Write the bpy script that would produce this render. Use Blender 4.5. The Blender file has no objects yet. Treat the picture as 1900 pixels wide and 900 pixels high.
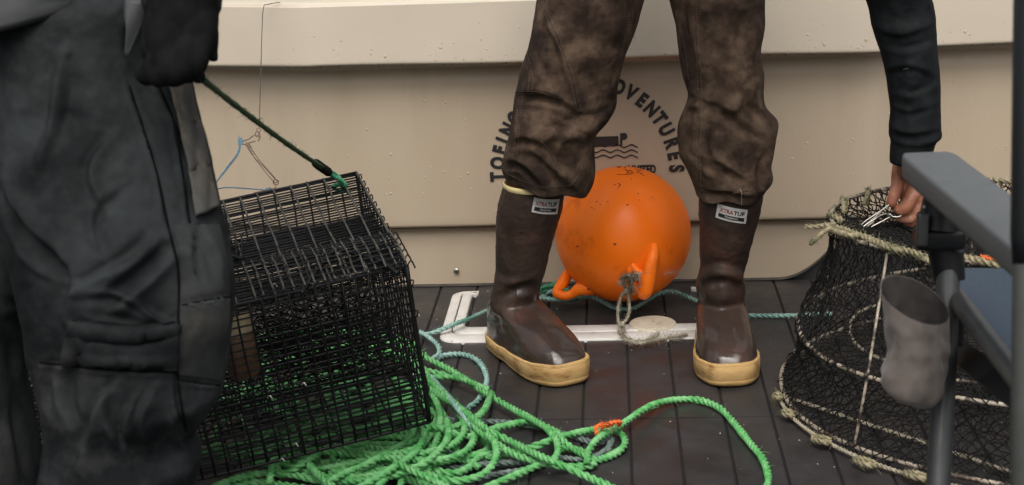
import bpy, bmesh, math, random
import numpy as np
from mathutils import Vector, Matrix, noise, Euler
from mathutils.bvhtree import BVHTree
random.seed(7); np.random.seed(7)
SC = bpy.context.scene
COL = SC.collection
R = math.radians

# ------------------------------------------------------------------ camera
F = 3000.0                      # focal length in photo pixels (photo is 1900 wide)
CAM = np.array([0.0, -3.205, 0.9756])
def cam_axes(p, y, r):
    cp, sp = math.cos(p), math.sin(p)
    fw = np.array([math.sin(y)*cp, math.cos(y)*cp, -sp])
    right = np.array([math.cos(y), -math.sin(y), 0.0]); up = np.cross(right, fw)
    return (right*math.cos(r)+up*math.sin(r), -right*math.sin(r)+up*math.cos(r), fw)
CR, CU, CF = cam_axes(.2687, -.0664, -.0387)
cd = bpy.data.cameras.new('camera'); cam = bpy.data.objects.new('camera', cd); COL.objects.link(cam)
cd.sensor_width = 36; cd.lens = 36*F/1900; cd.clip_start = .05; cd.clip_end = 6000
M = Matrix.Identity(4)
for i in range(3):
    M[i][0] = CR[i]; M[i][1] = CU[i]; M[i][2] = -CF[i]; M[i][3] = CAM[i]
cam.matrix_world = M
cd.dof.use_dof = True; cd.dof.focus_distance = 2.83; cd.dof.aperture_fstop = 10.5
SC.camera = cam

# ------------------------------------------------------------------ light
w = bpy.data.worlds.new('World'); SC.world = w; w.use_nodes = True
nt = w.node_tree; nt.nodes.clear()
sky = nt.nodes.new('ShaderNodeTexSky'); sky.sky_type = 'NISHITA'; sky.sun_disc = False
SUN_EL, SUN_AZ = R(58), R(180)          # azimuth measured from +Y clockwise
sky.sun_elevation = SUN_EL; sky.sun_rotation = SUN_AZ; sky.dust_density = 8; sky.air_density = 1.0; sky.ozone_density = .5
hs = nt.nodes.new('ShaderNodeHueSaturation'); hs.inputs['Saturation'].default_value = .30
bg = nt.nodes.new('ShaderNodeBackground'); bg.inputs['Strength'].default_value = .14
wo = nt.nodes.new('ShaderNodeOutputWorld')
nt.links.new(sky.outputs[0], hs.inputs['Color']); nt.links.new(hs.outputs[0], bg.inputs[0]); nt.links.new(bg.outputs[0], wo.inputs[0])
sl = bpy.data.lights.new('sun', 'SUN'); sl.energy = .90; sl.angle = R(45); sl.color = (1, .93, .83)
so = bpy.data.objects.new('sun', sl); COL.objects.link(so)
sd = Vector((math.sin(SUN_AZ)*math.cos(SUN_EL), math.cos(SUN_AZ)*math.cos(SUN_EL), math.sin(SUN_EL)))
so.rotation_euler = sd.to_track_quat('Z', 'Y').to_euler(); so.location = (0, 0, 5)
SC.view_settings.view_transform = 'Standard'; SC.view_settings.look = 'None'
SC.view_settings.exposure = .20; SC.view_settings.gamma = 1

# ------------------------------------------------------------------ photo <-> world helpers
def ray(u, v): return (u-950)/F*CR - (v-450)/F*CU + CF
def onY(u, v, Y): d = ray(u, v); return CAM+d*((Y-CAM[1])/d[1])
def onZ(u, v, z=0.0): d = ray(u, v); return CAM+d*((z-CAM[2])/d[2])
def dep(u, v, z): return CAM+ray(u, v)*z
def projA(P):
    d = np.asarray(P, float)-CAM; z = d@CF
    return 950+F*(d@CR)/z, 450-F*(d@CU)/z, z

# ------------------------------------------------------------------ object helpers
def link(name, me, parent=None, m=None, smooth=True):
    o = bpy.data.objects.new(name, me); COL.objects.link(o)
    if m is not None:
        for x in (m if isinstance(m, (list, tuple)) else [m]): me.materials.append(x)
    if parent is not None: o.parent = parent
    if smooth: me.polygons.foreach_set('use_smooth', [True]*len(me.polygons))
    return o
def tag(o, label=None, cat=None, group=None, kind=None):
    if label: o['label'] = label
    if cat: o['category'] = cat
    if group: o['group'] = group
    if kind: o['kind'] = kind
    return o
def empty(name, loc, label, cat, group=None):
    o = bpy.data.objects.new(name, None); COL.objects.link(o); o.location = [float(q) for q in loc]
    o.empty_display_size = .05
    bpy.context.view_layer.update()
    return tag(o, label, cat, group)

class MB:
    """collects geometry in world space; build() makes one object"""
    def __init__(s): s.v = []; s.f = []; s.mi = []
    def add(s, vs, fs, mi=0):
        b = sum(len(a) for a in s.v); s.v.append(np.asarray(vs, float).reshape(-1, 3))
        s.f += [tuple(b+i for i in f) for f in fs]; s.mi += [mi]*len(fs); return s
    def build(s, name, m, parent=None, smooth=True, auto=None):
        me = bpy.data.meshes.new(name)
        V = np.concatenate(s.v)
        if parent is not None:
            inv = np.array(parent.matrix_world.inverted()); V = V@inv[:3, :3].T+inv[:3, 3]
        me.from_pydata(V.tolist(), [], s.f); 
        o = link(name, me, parent, m, smooth)
        me.polygons.foreach_set('material_index', s.mi)
        if auto is not None: me.set_sharp_from_angle(angle=R(auto))
        me.update(); return o
    def box(s, c, sz, rot=None, bev=0, mi=0):
        bm = bmesh.new(); bmesh.ops.create_cube(bm, size=1)
        for v in bm.verts: v.co = Vector((v.co.x*sz[0], v.co.y*sz[1], v.co.z*sz[2]))
        if bev: bmesh.ops.bevel(bm, geom=bm.edges[:], offset=bev, segments=3, profile=.5, affect='EDGES')
        return s.bm(bm, c, rot, mi)
    def bm(s, bm, c=(0, 0, 0), rot=None, mi=0):
        V = np.array([v.co[:] for v in bm.verts]); bm.verts.index_update()
        if rot is not None: V = V@np.array(rot)[:3, :3].T
        s.add(V+np.array(c), [[v.index for v in f.verts] for f in bm.faces], mi); bm.free(); return s
    def tube(s, P, r, n=8, cap=True, mi=0):
        P = np.asarray(P, float); N = len(P); r = np.broadcast_to(np.asarray(r, float), (N,))
        T, A, B = frames(P); a = np.arange(n)*2*math.pi/n
        V = P[:, None]+r[:, None, None]*(np.cos(a)[None, :, None]*A[:, None]+np.sin(a)[None, :, None]*B[:, None])
        return s.grid(V, cap, mi)
    def grid(s, V, cap=True, mi=0):
        N, n = V.shape[:2]; fs = []
        for i in range(N-1):
            for j in range(n):
                k = (j+1) % n; fs.append((i*n+j, i*n+k, (i+1)*n+k, (i+1)*n+j))
        if cap: fs.append(tuple(range(n-1, -1, -1))); fs.append(tuple((N-1)*n+j for j in range(n)))
        return s.add(V.reshape(-1, 3), fs, mi)
    def sheet(s, V, mi=0):
        N, n = V.shape[:2]
        return s.add(V.reshape(-1, 3), [(i*n+j, i*n+j+1, (i+1)*n+j+1, (i+1)*n+j) for i in range(N-1) for j in range(n-1)], mi)

def frames(P):
    T = np.gradient(P, axis=0); T /= np.linalg.norm(T, axis=1)[:, None]+1e-12
    a = np.array([0, 0, 1.0]) if abs(T[0][2]) < .9 else np.array([1.0, 0, 0])
    A = np.zeros_like(P); A[0] = np.cross(T[0], a); A[0] /= np.linalg.norm(A[0])
    for i in range(1, len(P)):
        x = A[i-1]-T[i]*(A[i-1]@T[i]); A[i] = x/(np.linalg.norm(x)+1e-12)
    return T, A, np.cross(T, A)
def smooth(P, step=.004, closed=False):
    """Catmull-Rom through P, resampled at an even step"""
    P = np.asarray(P, float)
    Q = np.vstack([P[-1], P, P[:2]]) if closed else np.vstack([2*P[0]-P[1], P, 2*P[-1]-P[-2]])
    out = []
    for i in range(1, len(Q)-2):
        a, b, c, d = Q[i-1:i+3]; t = np.linspace(0, 1, 24, endpoint=False)[:, None]
        out.append(.5*(2*b+(c-a)*t+(2*a-5*b+4*c-d)*t*t+(3*b-3*c+d-a)*t**3))
    out.append(Q[-2][None]); O = np.vstack(out)
    s = np.r_[0, np.cumsum(np.linalg.norm(np.diff(O, axis=0), axis=1))]
    n = max(3, int(s[-1]/step)); q = np.linspace(0, s[-1], n)
    return np.stack([np.interp(q, s, O[:, k]) for k in range(O.shape[1])], 1)
def rope(mb, P, Rr, pitch=None, step=None, mi=0, m=18, off=.57, fuzz=0):
    step = step or Rr*.42; pitch = pitch or Rr*6.2
    Q = smooth(P, step); T, A, B = frames(Q); N = len(Q)
    ph = np.cumsum(step/pitch*2*math.pi*(1+.18*np.sin(np.arange(N)*step*31+random.random()*9)+.12*np.sin(np.arange(N)*step*83+random.random()*9)))
    a = np.arange(m)*2*math.pi/m
    d = (a[None]-ph[:, None]+math.pi/3) % (2*math.pi/3)-math.pi/3
    rr = Rr*(off*np.cos(d)+np.sqrt(np.maximum((1-off)**2-(off*np.sin(d))**2, .0004)))
    rr *= (1+.06*np.sin(np.arange(N)*step*47+random.random()*9)+.04*np.sin(np.arange(N)*step*120+random.random()*9))[:, None]
    V = Q[:, None]+rr[..., None]*(np.cos(a)[None, :, None]*A[:, None]+np.sin(a)[None, :, None]*B[:, None])
    mb.grid(V, True, mi)
    if fuzz: hair(mb, Q, Rr, int(len(Q)*step*fuzz), Rr*1.6, mi)
    return Q
def hair(mb, Q, Rr, n, L, mi=0, th=.00035):
    T, A, B = frames(Q)
    for _ in range(n):
        i = random.randrange(len(Q)); a = random.random()*6.283
        d = A[i]*math.cos(a)+B[i]*math.sin(a); t = T[i]*random.uniform(-1.2, 1.2)
        p = Q[i]+d*Rr*.8; l = L*random.uniform(.3, 1.2)
        q = np.array([p, p+(d*.6+t)*l*.5, p+(d*.8+t*1.5+np.random.randn(3)*.4)*l])
        mb.tube(q, [th, th, th*.4], 3, False, mi)

# ------------------------------------------------------------------ materials
def mat(name, c1, c2=None, scale=30, rough=.6, rough2=None, bump=0, bscale=200, detail=6, c3=None, s3=6, t3=(.5, .65), coat=0, metal=0, spec=.5, sheen=0, bumps=(), stretch=None, trans=0, lo=.35, hi=.65):
    m = bpy.data.materials.new(name); m.use_nodes = True; N = m.node_tree.nodes; L = m.node_tree.links
    b = N['Principled BSDF']; tc = N.new('ShaderNodeTexCoord'); co = tc.outputs['Object']
    if stretch:
        mp = N.new('ShaderNodeMapping'); mp.inputs['Scale'].default_value = stretch; L.new(co, mp.inputs[0]); co = mp.outputs[0]
    def nz(s, d=detail):
        n = N.new('ShaderNodeTexNoise'); n.inputs['Scale'].default_value = s; n.inputs['Detail'].default_value = d; n.inputs['Roughness'].default_value = .6; L.new(co, n.inputs[0]); return n.outputs[0]
    def rng(x, a, c, d=0, e=1):
        r = N.new('ShaderNodeMapRange'); r.inputs[1].default_value = a; r.inputs[2].default_value = c; r.inputs[3].default_value = d; r.inputs[4].default_value = e; L.new(x, r.inputs[0]); return r.outputs[0]
    def mix(f, x, y):
        r = N.new('ShaderNodeMix'); r.data_type = 'RGBA'; L.new(f, r.inputs[0])
        for k, q in ((6, x), (7, y)):
            if isinstance(q, tuple): r.inputs[k].default_value = (*q, 1)
            else: L.new(q, r.inputs[k])
        return r.outputs[2]
    c = None
    if c2:
        f = rng(nz(scale), lo, hi); c = mix(f, c1, c2)
        if c3: c = mix(rng(nz(s3), *t3), c, c3)
        L.new(c, b.inputs['Base Color'])
    else: b.inputs['Base Color'].default_value = (*c1, 1)
    if rough2 is not None: L.new(rng(nz(scale*.5), .4, .6, rough, rough2), b.inputs['Roughness'])
    else: b.inputs['Roughness'].default_value = rough
    b.inputs['Metallic'].default_value = metal; b.inputs['Coat Weight'].default_value = coat; b.inputs['Coat Roughness'].default_value = .1
    b.inputs['Specular IOR Level'].default_value = spec; b.inputs['Sheen Weight'].default_value = sheen; b.inputs['Transmission Weight'].default_value = trans
    hgt = None
    for s, k in ([(bscale, bump)] if bump else [])+list(bumps):
        bn = N.new('ShaderNodeBump'); bn.inputs['Strength'].default_value = k; bn.inputs['Distance'].default_value = .2/s; L.new(nz(s, 3), bn.inputs['Height'])
        if hgt: L.new(hgt, bn.inputs['Normal'])
        hgt = bn.outputs[0]
    if hgt: L.new(hgt, b.inputs['Normal'])
    m['n'] = 0
    return m

M_wall = mat('gelcoat_beige', (.445, .36, .262), (.48, .393, .29), 3, .40, .55, bump=.3, bscale=260, bumps=((70, .10),), c3=(.41, .33, .235), s3=7, t3=(.60, .85), stretch=(2, 2, .35))
M_lip = mat('gelcoat_cream', (.50, .435, .35), (.54, .475, .385), 3, .33, .5, bump=.25, bscale=260)
M_seam = mat('seam_sealant', (.03, .027, .024), (.06, .05, .04), 60, .8)
M_deck = mat('deck_foam', (.021, .0205, .0215), (.033, .030, .031), 14, .30, .62, bump=.6, bscale=900, detail=9, c3=(.038, .031, .029), s3=3.2, t3=(.52, .72), bumps=((60, .15),))
M_groove = mat('deck_groove', (.006, .005, .005), None, rough=.8)
M_white = mat('white_plastic', (.62, .60, .56), (.72, .70, .66), 20, .4, .5, c3=(.46, .42, .34), s3=28, t3=(.60, .80))
M_cream = mat('latch_cream', (.60, .53, .40), (.68, .62, .50), 30, .5, c3=(.35, .28, .18), s3=40, t3=(.58, .75))
M_logo = mat('logo_print', (.018, .019, .02), None, rough=.5)
M_orange = mat('buoy_vinyl', (.93, .165, .006), (.96, .195, .009), 9, .36, .50, bump=.15, bscale=120, c3=(.50, .075, .008), s3=16, t3=(.56, .78), bumps=((700, .1),), spec=.25)
M_dirt = mat('marker_ink', (.22, .03, .01), None, rough=.7)
M_green = mat('rope_green', (.060, .31, .075), (.20, .48, .20), 55, .5, .65, bump=.7, bscale=1600, c3=(.06, .22, .06), s3=9, t3=(.54, .70), spec=.35)
M_teal = mat('rope_teal', (.18, .34, .30), (.34, .50, .45), 120, .5, bump=.7, bscale=1600, c3=(.06, .20, .15), s3=9, t3=(.5, .7))
M_gteal = mat('rope_dark_green', (.02, .15, .075), (.05, .27, .14), 120, .5, bump=.7, bscale=1600)
M_grey = mat('rope_grey', (.075, .11, .10), (.17, .22, .20), 150, .6, bump=.7, bscale=1600)
M_taut = mat('rope_taut', (.020, .050, .018), (.085, .14, .065), 150, .6, bump=.7, bscale=1600)
M_twine = mat('rope_frayed', (.27, .235, .17), (.40, .36, .27), 150, .8, bump=.8, bscale=1800, c3=(.13, .11, .075), s3=30)
M_yel = mat('rope_sand', (.19, .165, .095), (.34, .295, .185), 120, .8, bump=.8, bscale=1600, c3=(.08, .09, .04), s3=22)
M_wire = mat('black_coated_wire', (.006, .0065, .007), (.012, .0125, .013), 160, .5, spec=.2)
M_wire_hi = mat('highlit_wire', (.055, .051, .044), (.12, .11, .092), 120, .55, c3=(.012, .012, .012), s3=60, t3=(.5, .6), spec=.3)  # paler wire copy: highlights on top and door wires put into the colour
M_net = mat('black_netting', (.006, .006, .006), (.013, .013, .012), 90, .75, spec=.2)
M_steel = mat('galvanised', (.45, .42, .38), (.58, .55, .5), 80, .35, metal=1)
M_dull = mat('old_wire', (.16, .11, .08), (.28, .2, .15), 200, .5, metal=.6)
M_blue = mat('blue_twine', (.05, .12, .17), (.10, .19, .25), 100, .6)
M_ring = mat('sleeved_hoop', (.24, .20, .15), (.40, .35, .28), 60, .5, c3=(.05, .034, .026), s3=40, t3=(.47, .55), bump=.3, bscale=500)
M_canvas = mat('brown_canvas', (.040, .0245, .0165), (.108, .072, .049), 28, rough=.88, rough2=.95, detail=10, bump=.5, bscale=1700, c3=(.021, .013, .0095), s3=11, t3=(.45, .62), bumps=((260, .4), (60, .25)), lo=.38, hi=.60, spec=.2)
M_thread = mat('seam_thread', (.13, .09, .068), (.19, .14, .11), 300, .8)
M_rain = mat('dark_rain_cloth', (.0040, .0052, .0060), (.0230, .0268, .0285), 8, .8, .9, bump=.5, bscale=1100, detail=9, c3=(.036, .038, .037), s3=5, t3=(.54, .68), bumps=((130, .35), (28, .25)), spec=.18, lo=.41, hi=.60)
M_worn = mat('worn_rain_cloth', (.010, .0118, .0125), (.033, .036, .0365), 10, .85, bump=.5, bscale=1100, detail=9, c3=(.055, .052, .044), s3=7, t3=(.56, .74), bumps=((60, .3),), spec=.18)
M_rainseam = mat('dark_seam', (.003, .003, .0035), None, rough=.9, spec=.1)
M_pocket = mat('worn_panel', (.038, .039, .037), (.085, .08, .07), 12, .75, bump=.6, bscale=400, detail=9, c3=(.19, .155, .115), s3=16, t3=(.50, .72), stretch=(2.2, 2.2, .6), spec=.3)
M_jacket = mat('grey_jacket', (.024, .027, .029), (.036, .039, .041), 12, .6, bump=.4, bscale=700)
M_glove = mat('black_glove', (.0032, .0032, .0036), (.007, .007, .0075), 60, .85, bump=.6, bscale=500, spec=.12)
M_sleeve = mat('black_sleeve', (.005, .006, .007), (.0125, .0145, .016), 40, .75, .88, bump=.6, bscale=900, detail=9, bumps=((80, .35),), spec=.18)
M_skin = mat('skin', (.40, .165, .090), (.27, .095, .052), 55, .45, .55, bump=.35, bscale=420, c3=(.46, .22, .14), s3=40, t3=(.5, .66), bumps=((130, .3),))
M_nail = mat('nail', (.6, .34, .27), None, rough=.3)
M_sole = mat('gum_sole', (.47, .285, .105), (.58, .38, .155), 26, .62, .75, bump=.5, bscale=500, c3=(.26, .13, .045), s3=30, t3=(.52, .70), stretch=(1, 1, 2.5))
M_soledk = mat('sole_edge', (.10, .055, .025), None, rough=.7)
M_rim = mat('boot_lining', (.60, .49, .22), (.68, .57, .30), 60, .6)
M_label = mat('boot_label', (.42, .41, .40), (.50, .49, .47), 90, .55)
M_lred = mat('label_red', (.20, .012, .02), None, rough=.5)
M_lblk = mat('label_black', (.012, .012, .012), None, rough=.5)
M_arm = mat('chair_arm_plastic', (.09, .099, .102), (.108, .117, .12), 40, .5, .6, bump=.5, bscale=1400)
M_tubeg = mat('chair_tube', (.055, .058, .058), (.075, .079, .079), 30, .4, metal=.4)
M_joint = mat('chair_joint', (.006, .007, .008), None, rough=.45, spec=.3)
M_cupshade = mat('cup_holder_inner_shade', (.022, .019, .018), (.04, .035, .032), 60, .9)  # same cloth as outside, with the shade inside the holder painted darker
M_mesh = mat('cup_holder_cloth', (.085, .071, .063), (.125, .105, .093), 60, .85, bump=.6, bscale=900, c3=(.11, .09, .08), s3=30, t3=(.5, .7), sheen=.2)
M_seat = mat('blue_seat_cloth', (.028, .045, .068), (.042, .063, .09), 200, .85, bump=.8, bscale=900)
M_post = mat('dark_post', (.05, .053, .048), (.07, .073, .068), 20, .5)
M_jar = mat('bait_cream', (.45, .36, .22), (.55, .45, .29), 50, .6)
M_jar2 = mat('bait_brown', (.09, .050, .030), (.16, .09, .05), 50, .6)
M_water = mat('sea_water', (.012, .025, .028), None, rough=.08, bumps=((.8, .6), (3, .3)))
M_hair = mat('hair_brown', (.03, .02, .012), (.05, .03, .02), 80, .6)
M_drop = mat('water_drop', (.50, .425, .335), None, rough=.06, spec=.7); M_drop.node_tree.nodes['Principled BSDF'].inputs['IOR'].default_value = 1.33
M_speck = mat('pale_grit', (.5, .47, .42), None, rough=.7)

# wet boot rubber: glossy where the foot is wet, dull higher up the shaft
def boot_mat():
    m = mat('brown_rubber', (.022, .0115, .0075), (.036, .0205, .014), 14, .72, bump=.5, bscale=900, c3=(.058, .019, .011), s3=9, t3=(.54, .72), bumps=((30, .45), (120, .30)), spec=.35)
    N = m.node_tree.nodes; L = m.node_tree.links; b = N['Principled BSDF']
    tc = N.new('ShaderNodeTexCoord'); sx = N.new('ShaderNodeSeparateXYZ'); L.new(tc.outputs['Object'], sx.inputs[0])
    nz = N.new('ShaderNodeTexNoise'); nz.inputs['Scale'].default_value = 16; nz.inputs['Detail'].default_value = 4; L.new(tc.outputs['Object'], nz.inputs[0])
    ad = N.new('ShaderNodeMath'); ad.operation = 'MULTIPLY_ADD'; L.new(nz.outputs[0], ad.inputs[0]); ad.inputs[1].default_value = .20; L.new(sx.outputs[2], ad.inputs[2])
    r = N.new('ShaderNodeMapRange'); r.inputs[1].default_value = .185; r.inputs[2].default_value = .225; r.inputs[3].default_value = .7; r.inputs[4].default_value = .03; L.new(ad.outputs[0], r.inputs[0])
    L.new(r.outputs[0], b.inputs['Coat Weight']); b.inputs['Coat Roughness'].default_value = .14; b.inputs['Coat IOR'].default_value = 1.6
    return m
M_boot = boot_mat()

# ------------------------------------------------------------------ setting: hull side
def wshift(x):
    s = np.where(x < -.60, (-.60-x)*.30, 0.0)
    k = np.clip((-.52-x)/.16, 0, 1); s = np.where(x < -.52, s*(k*k*(3-2*k))+0*s, 0)
    t = np.clip((x-.50)/.11, 0, 1); s = s+.05*(t*t*(3-2*t))
    return s
XS = np.unique(np.r_[np.linspace(-3, -.8, 24), np.linspace(-.8, .8, 200), np.linspace(.8, 3, 24)])
def panel(name, prof, m, zfn=None, label=None, parent=None):
    mb = MB(); V = np.zeros((len(prof), len(XS), 3))
    for i, (y, z) in enumerate(prof):
        V[i, :, 0] = XS; V[i, :, 1] = wshift(XS)+y; V[i, :, 2] = z if zfn is None else zfn(XS, z)
    mb.sheet(V); o = mb.build(name, m, parent); return o
def rnd(p0, p1, p2, n=7):
    return [tuple((1-t)**2*np.array(p0)+2*t*(1-t)*np.array(p1)+t*t*np.array(p2)) for t in np.linspace(0, 1, n)]
bul = empty('boat_side', (0, 0, 0), 'beige moulded boat side behind the boots and the orange buoy', 'boat side')
def zlow(X, z):            # the bottom edge of the lower panel sweeps up to the right
    up = np.clip((X-.33)/.14, 0, 1); up = up*up*.11
    return z+up*(1-z/.125)
panel('lower_panel', [(.002, z) for z in np.linspace(0.002, .125, 6)]+rnd((.002, .125), (.002, .128), (-.016, .1285), 4), M_wall, zlow, parent=bul)
panel('upper_panel', rnd((.002, .129), (-.022, .129), (-.022, .139), 8)+[(-.022, z) for z in np.linspace(.15, .46, 10)]+rnd((-.022, .46), (-.022, .478), (-.05, .478), 7), M_wall, parent=bul)
def zlip(X, z): return z+.002*np.sin(X*9)*(z < .5)
panel('gunwale', [(-.04, .4785), (-.070, .477)]+rnd((-.070, .477), (-.0765, .4765), (-.077, .482), 5)+[(-.077+.012*t, .482+.113*t) for t in (.03, .1, .3, .5, .7, .9, .96, .985, 1)]+rnd((-.065, .595), (-.063, .6045), (-.048, .605), 9)+[(.0, .606), (.24, .609)]+rnd((.24, .609), (.27, .609), (.275, .59), 6)+[(.27, .2), (.22, -.8)], M_lip, zlip, parent=bul)
panel('base_seam', [(-.006, .0015), (-.004, .0045), (.004, .0045)], M_seam, lambda X, z: zlow(X, z), parent=bul)
panel('toe_riser', [(.006, -.01), (.006, .20)], M_deck, parent=bul)
# dark bits of grit along the lip's lower edge
mb = MB()
for _ in range(70):
    x = random.uniform(-.7, .9); s = random.uniform(.0006, .0022)
    bm = bmesh.new(); bmesh.ops.create_icosphere(bm, subdivisions=1, radius=s); mb.bm(bm, (x, float(wshift(np.array([x]))[0])-.0755, .4765))
tag(mb.build('edge_grime', M_seam, bul), kind='stuff')
# screw on the lower panel
sc_ = MB(); c = onY(847, 503, -.001)
bm = bmesh.new(); bmesh.ops.create_uvsphere(bm, u_segments=20, v_segments=10, radius=.0062)
for v in bm.verts: v.co.y *= .45
sc_.bm(bm, c); sc_.box(c+np.array([0, -.0031, 0]), (.0075, .0014, .0014), mi=1); sc_.box(c+np.array([0, -.0031, 0]), (.0014, .0015, .0075), mi=1)
sc_.build('screw', [M_steel, M_lblk], bul)

# water drops on the hull and lip
mb = MB()
bm0 = bmesh.new(); bmesh.ops.create_icosphere(bm0, subdivisions=2, radius=1); dv = np.array([v.co[:] for v in bm0.verts]); df = [[v.index for v in f.verts] for f in bm0.faces]; bm0.free()
for k in range(1500):
    x = random.uniform(-.66, .8); big = random.random() < .12
    s = random.uniform(.0019, .0032) if big else random.uniform(.0008, .0017)
    if random.random() < .5: z = random.uniform(.485, .58); y = -.077+.012*(z-.482)/.1
    else: z = random.uniform(.15, .45); y = -.022; s *= .75
    V = dv*np.array([s*random.uniform(.7, 1.3), s*.42, s*random.uniform(.8, 1.5)])
    mb.add(V+np.array([x, float(wshift(np.array([x]))[0])+y, z]), df)
drops = mb.build('water_drops', M_drop); tag(drops, 'clear rain drops beaded over the beige boat side', 'water drops', kind='stuff')

# logo printed on the hull
logo = empty('hull_logo', onY(1089, 322, -.024), 'round black logo printed on the boat side, behind the brown trousers', 'logo')
def text_mesh(s, size=1.0, off=0.0, xs=1.0):
    cu = bpy.data.curves.new('t', 'FONT'); cu.body = s; cu.size = size; cu.offset = off; cu.align_x = 'CENTER'; cu.resolution_u = 6
    o = bpy.data.objects.new('t', cu); COL.objects.link(o); bpy.context.view_layer.update()
    me = o.evaluated_get(bpy.context.evaluated_depsgraph_get()).to_mesh()
    V = np.array([v.co[:] for v in me.vertices]); Fs = [tuple(p.vertices) for p in me.polygons]
    bpy.data.objects.remove(o); V[:, 0] *= xs; V[:, 1] -= .36*size
    return V, Fs
LY = -.0235
lc = onY(1089, 322, LY); pxm = 1/(F/projA(onY(1089, 250, LY))[2])     # metres per photo pixel there
arcs = [('T', 180.7), ('O', 172), ('F', 163.8), ('I', 157.5), ('N', 150), ('O', 141.5), ('A', 76), ('D', 67.6), ('V', 59.4), ('E', 51.3), ('N', 43), ('T', 35.3), ('U', 27.2), ('R', 18.2), ('E', 10), ('S', 1.8)]
for ch, an in arcs:
    V, Fs = text_mesh(ch, .0395, .0022, .76); a = R(an); rr = 168*pxm
    p = lc+np.array([math.cos(a)*rr, 0, math.sin(a)*rr*1.045]); t = a-math.pi/2
    X = V[:, 0]*math.cos(t)-V[:, 1]*math.sin(t); Z = V[:, 0]*math.sin(t)+V[:, 1]*math.cos(t)
    mb = MB(); mb.add(np.stack([X, np.zeros(len(X)), Z], 1)+p, Fs); mb.build('letter', M_logo, logo, False)
V, Fs = text_mesh('LIMITED', .0235, .0012, .66)
p = onY(1191, 314, LY); mb = MB(); mb.add(np.stack([V[:, 0], V[:, 0]*0, V[:, 1]], 1)+p, Fs); mb.build('small_lettering', M_logo, logo, False)
def ppoly(mb, pts):
    P = np.array([onY(900+x/4.5, 140+y/4.5, LY) for x, y in pts]); mb.add(P, [tuple(range(len(P)))])
mb = MB(); ppoly(mb, [(620, 520), (1112, 506), (1114, 582), (1080, 594), (1040, 590), (1000, 600), (960, 592), (915, 600), (870, 592), (820, 600), (640, 596)])
ppoly(mb, [(1128, 482), (1168, 480), (1184, 490), (1188, 512), (1178, 532), (1160, 538), (1146, 538), (1146, 585), (1128, 585)])
mb.build('boat_mark', M_logo, logo, False)
for y0 in (590, 632, 676):
    mb = MB(); xs = np.linspace(640 if y0 > 600 else 1090, 1275, 90); ys = y0+11*np.cos((xs-1045)/118*2*math.pi)*(1 if y0 > 600 else -.0+1)
    V = np.array([[onY(900+x/4.5, 140+(y+s)/4.5, LY) for x, y in zip(xs, ys)] for s in (-6, 6)]); mb.sheet(V); mb.build('wave_mark', M_logo, logo, False)

# ------------------------------------------------------------------ deck
G0, GP, YC = -.0592, .076, -.7553
HX0, HX1 = -.333, .205; HYB = -.3655
mb = MB(); mb.sheet(np.array([[(x, y, -.004) for x in (-3, 3)] for y in (-4.5, .012)]), 1)
for k in range(-36, 38):
    x0 = G0+k*GP+.0021; x1 = G0+(k+1)*GP-.0021
    for (y0, y1) in ((-4.5, YC-.62), (YC-.6175, YC-.0012), (YC+.0012, -.002)):
        xc, yc = (x0+x1)/2, (y0+y1)/2
        bm = bmesh.new(); bmesh.ops.create_cube(bm, size=1)
        for v in bm.verts: v.co = Vector((v.co.x*(x1-x0), v.co.y*(y1-y0), v.co.z*.008))
        bmesh.ops.bevel(bm, geom=[e for e in bm.edges if all(v.co.z > 0 for v in e.verts)], offset=.0012, segments=2, affect='EDGES')
        mb.bm(bm, (xc, yc, -.004))
deck = mb.build('deck', [M_deck, M_groove], smooth=False); tag(deck, kind='structure')
deck['label'] = 'dark grooved deck boards'
mb = MB()
for _ in range(260):
    x = random.uniform(-.55, .9); y = random.uniform(-1.3, -.02); s = random.uniform(.0005, .0012)*(1.6 if random.random() < .06 else 1)
    mb.add(dv*np.array([s, s, s*.6])+np.array([x, y, s*.4]), df)
tag(mb.build('grit', M_speck), 'pale specks of grit scattered over the dark deck', 'grit', kind='stuff')

# hatch: U-shaped white frame let into the deck
hat = empty('deck_hatch', (-.06, -.2, 0), 'white framed deck hatch with round cream latch, between the boots', 'deck hatch')
def arc(cx, cy, r, a0, a1, n=10): return [(cx+r*math.cos(R(a)), cy+r*math.sin(R(a))) for a in np.linspace(a0, a1, n)]
def uband(o, i, topo, topi, ro, ri):
    """outer/inner paths from left tip down, along, up to right tip"""
    ox0, ox1, oy = o; ix0, ix1, iy = i
    po = [(-.281, topo), (-.30, topo-.0015)]+arc(ox0+.03, topo-.032, .03, 95, 180, 8)+arc(ox0+ro, oy+ro, ro, 180, 270, 14)+arc(ox1-ro, oy+ro, ro, 270, 360, 14)+arc(ox1-.03, topo-.032, .03, 0, 85, 8)+[(.16, topo-.0015), (.150, topo)]
    pi = [(-.281, topi), (-.290, topi-.0015)]+arc(ix0+.012, topi-.016, .012, 95, 180, 8)+arc(ix0+ri, iy+ri, ri, 180, 270, 14)+arc(ix1-ri, iy+ri, ri, 270, 360, 14)+arc(ix1-.012, topi-.016, .012, 0, 85, 8)+[(.152, topi-.0015), (.150, topi)]
    return np.array(po), np.array(pi)
po, pi = uband((-.334, .212, -.366), (-.293, .168, -.287), -.050, -.0685, .035, .018)
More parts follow.
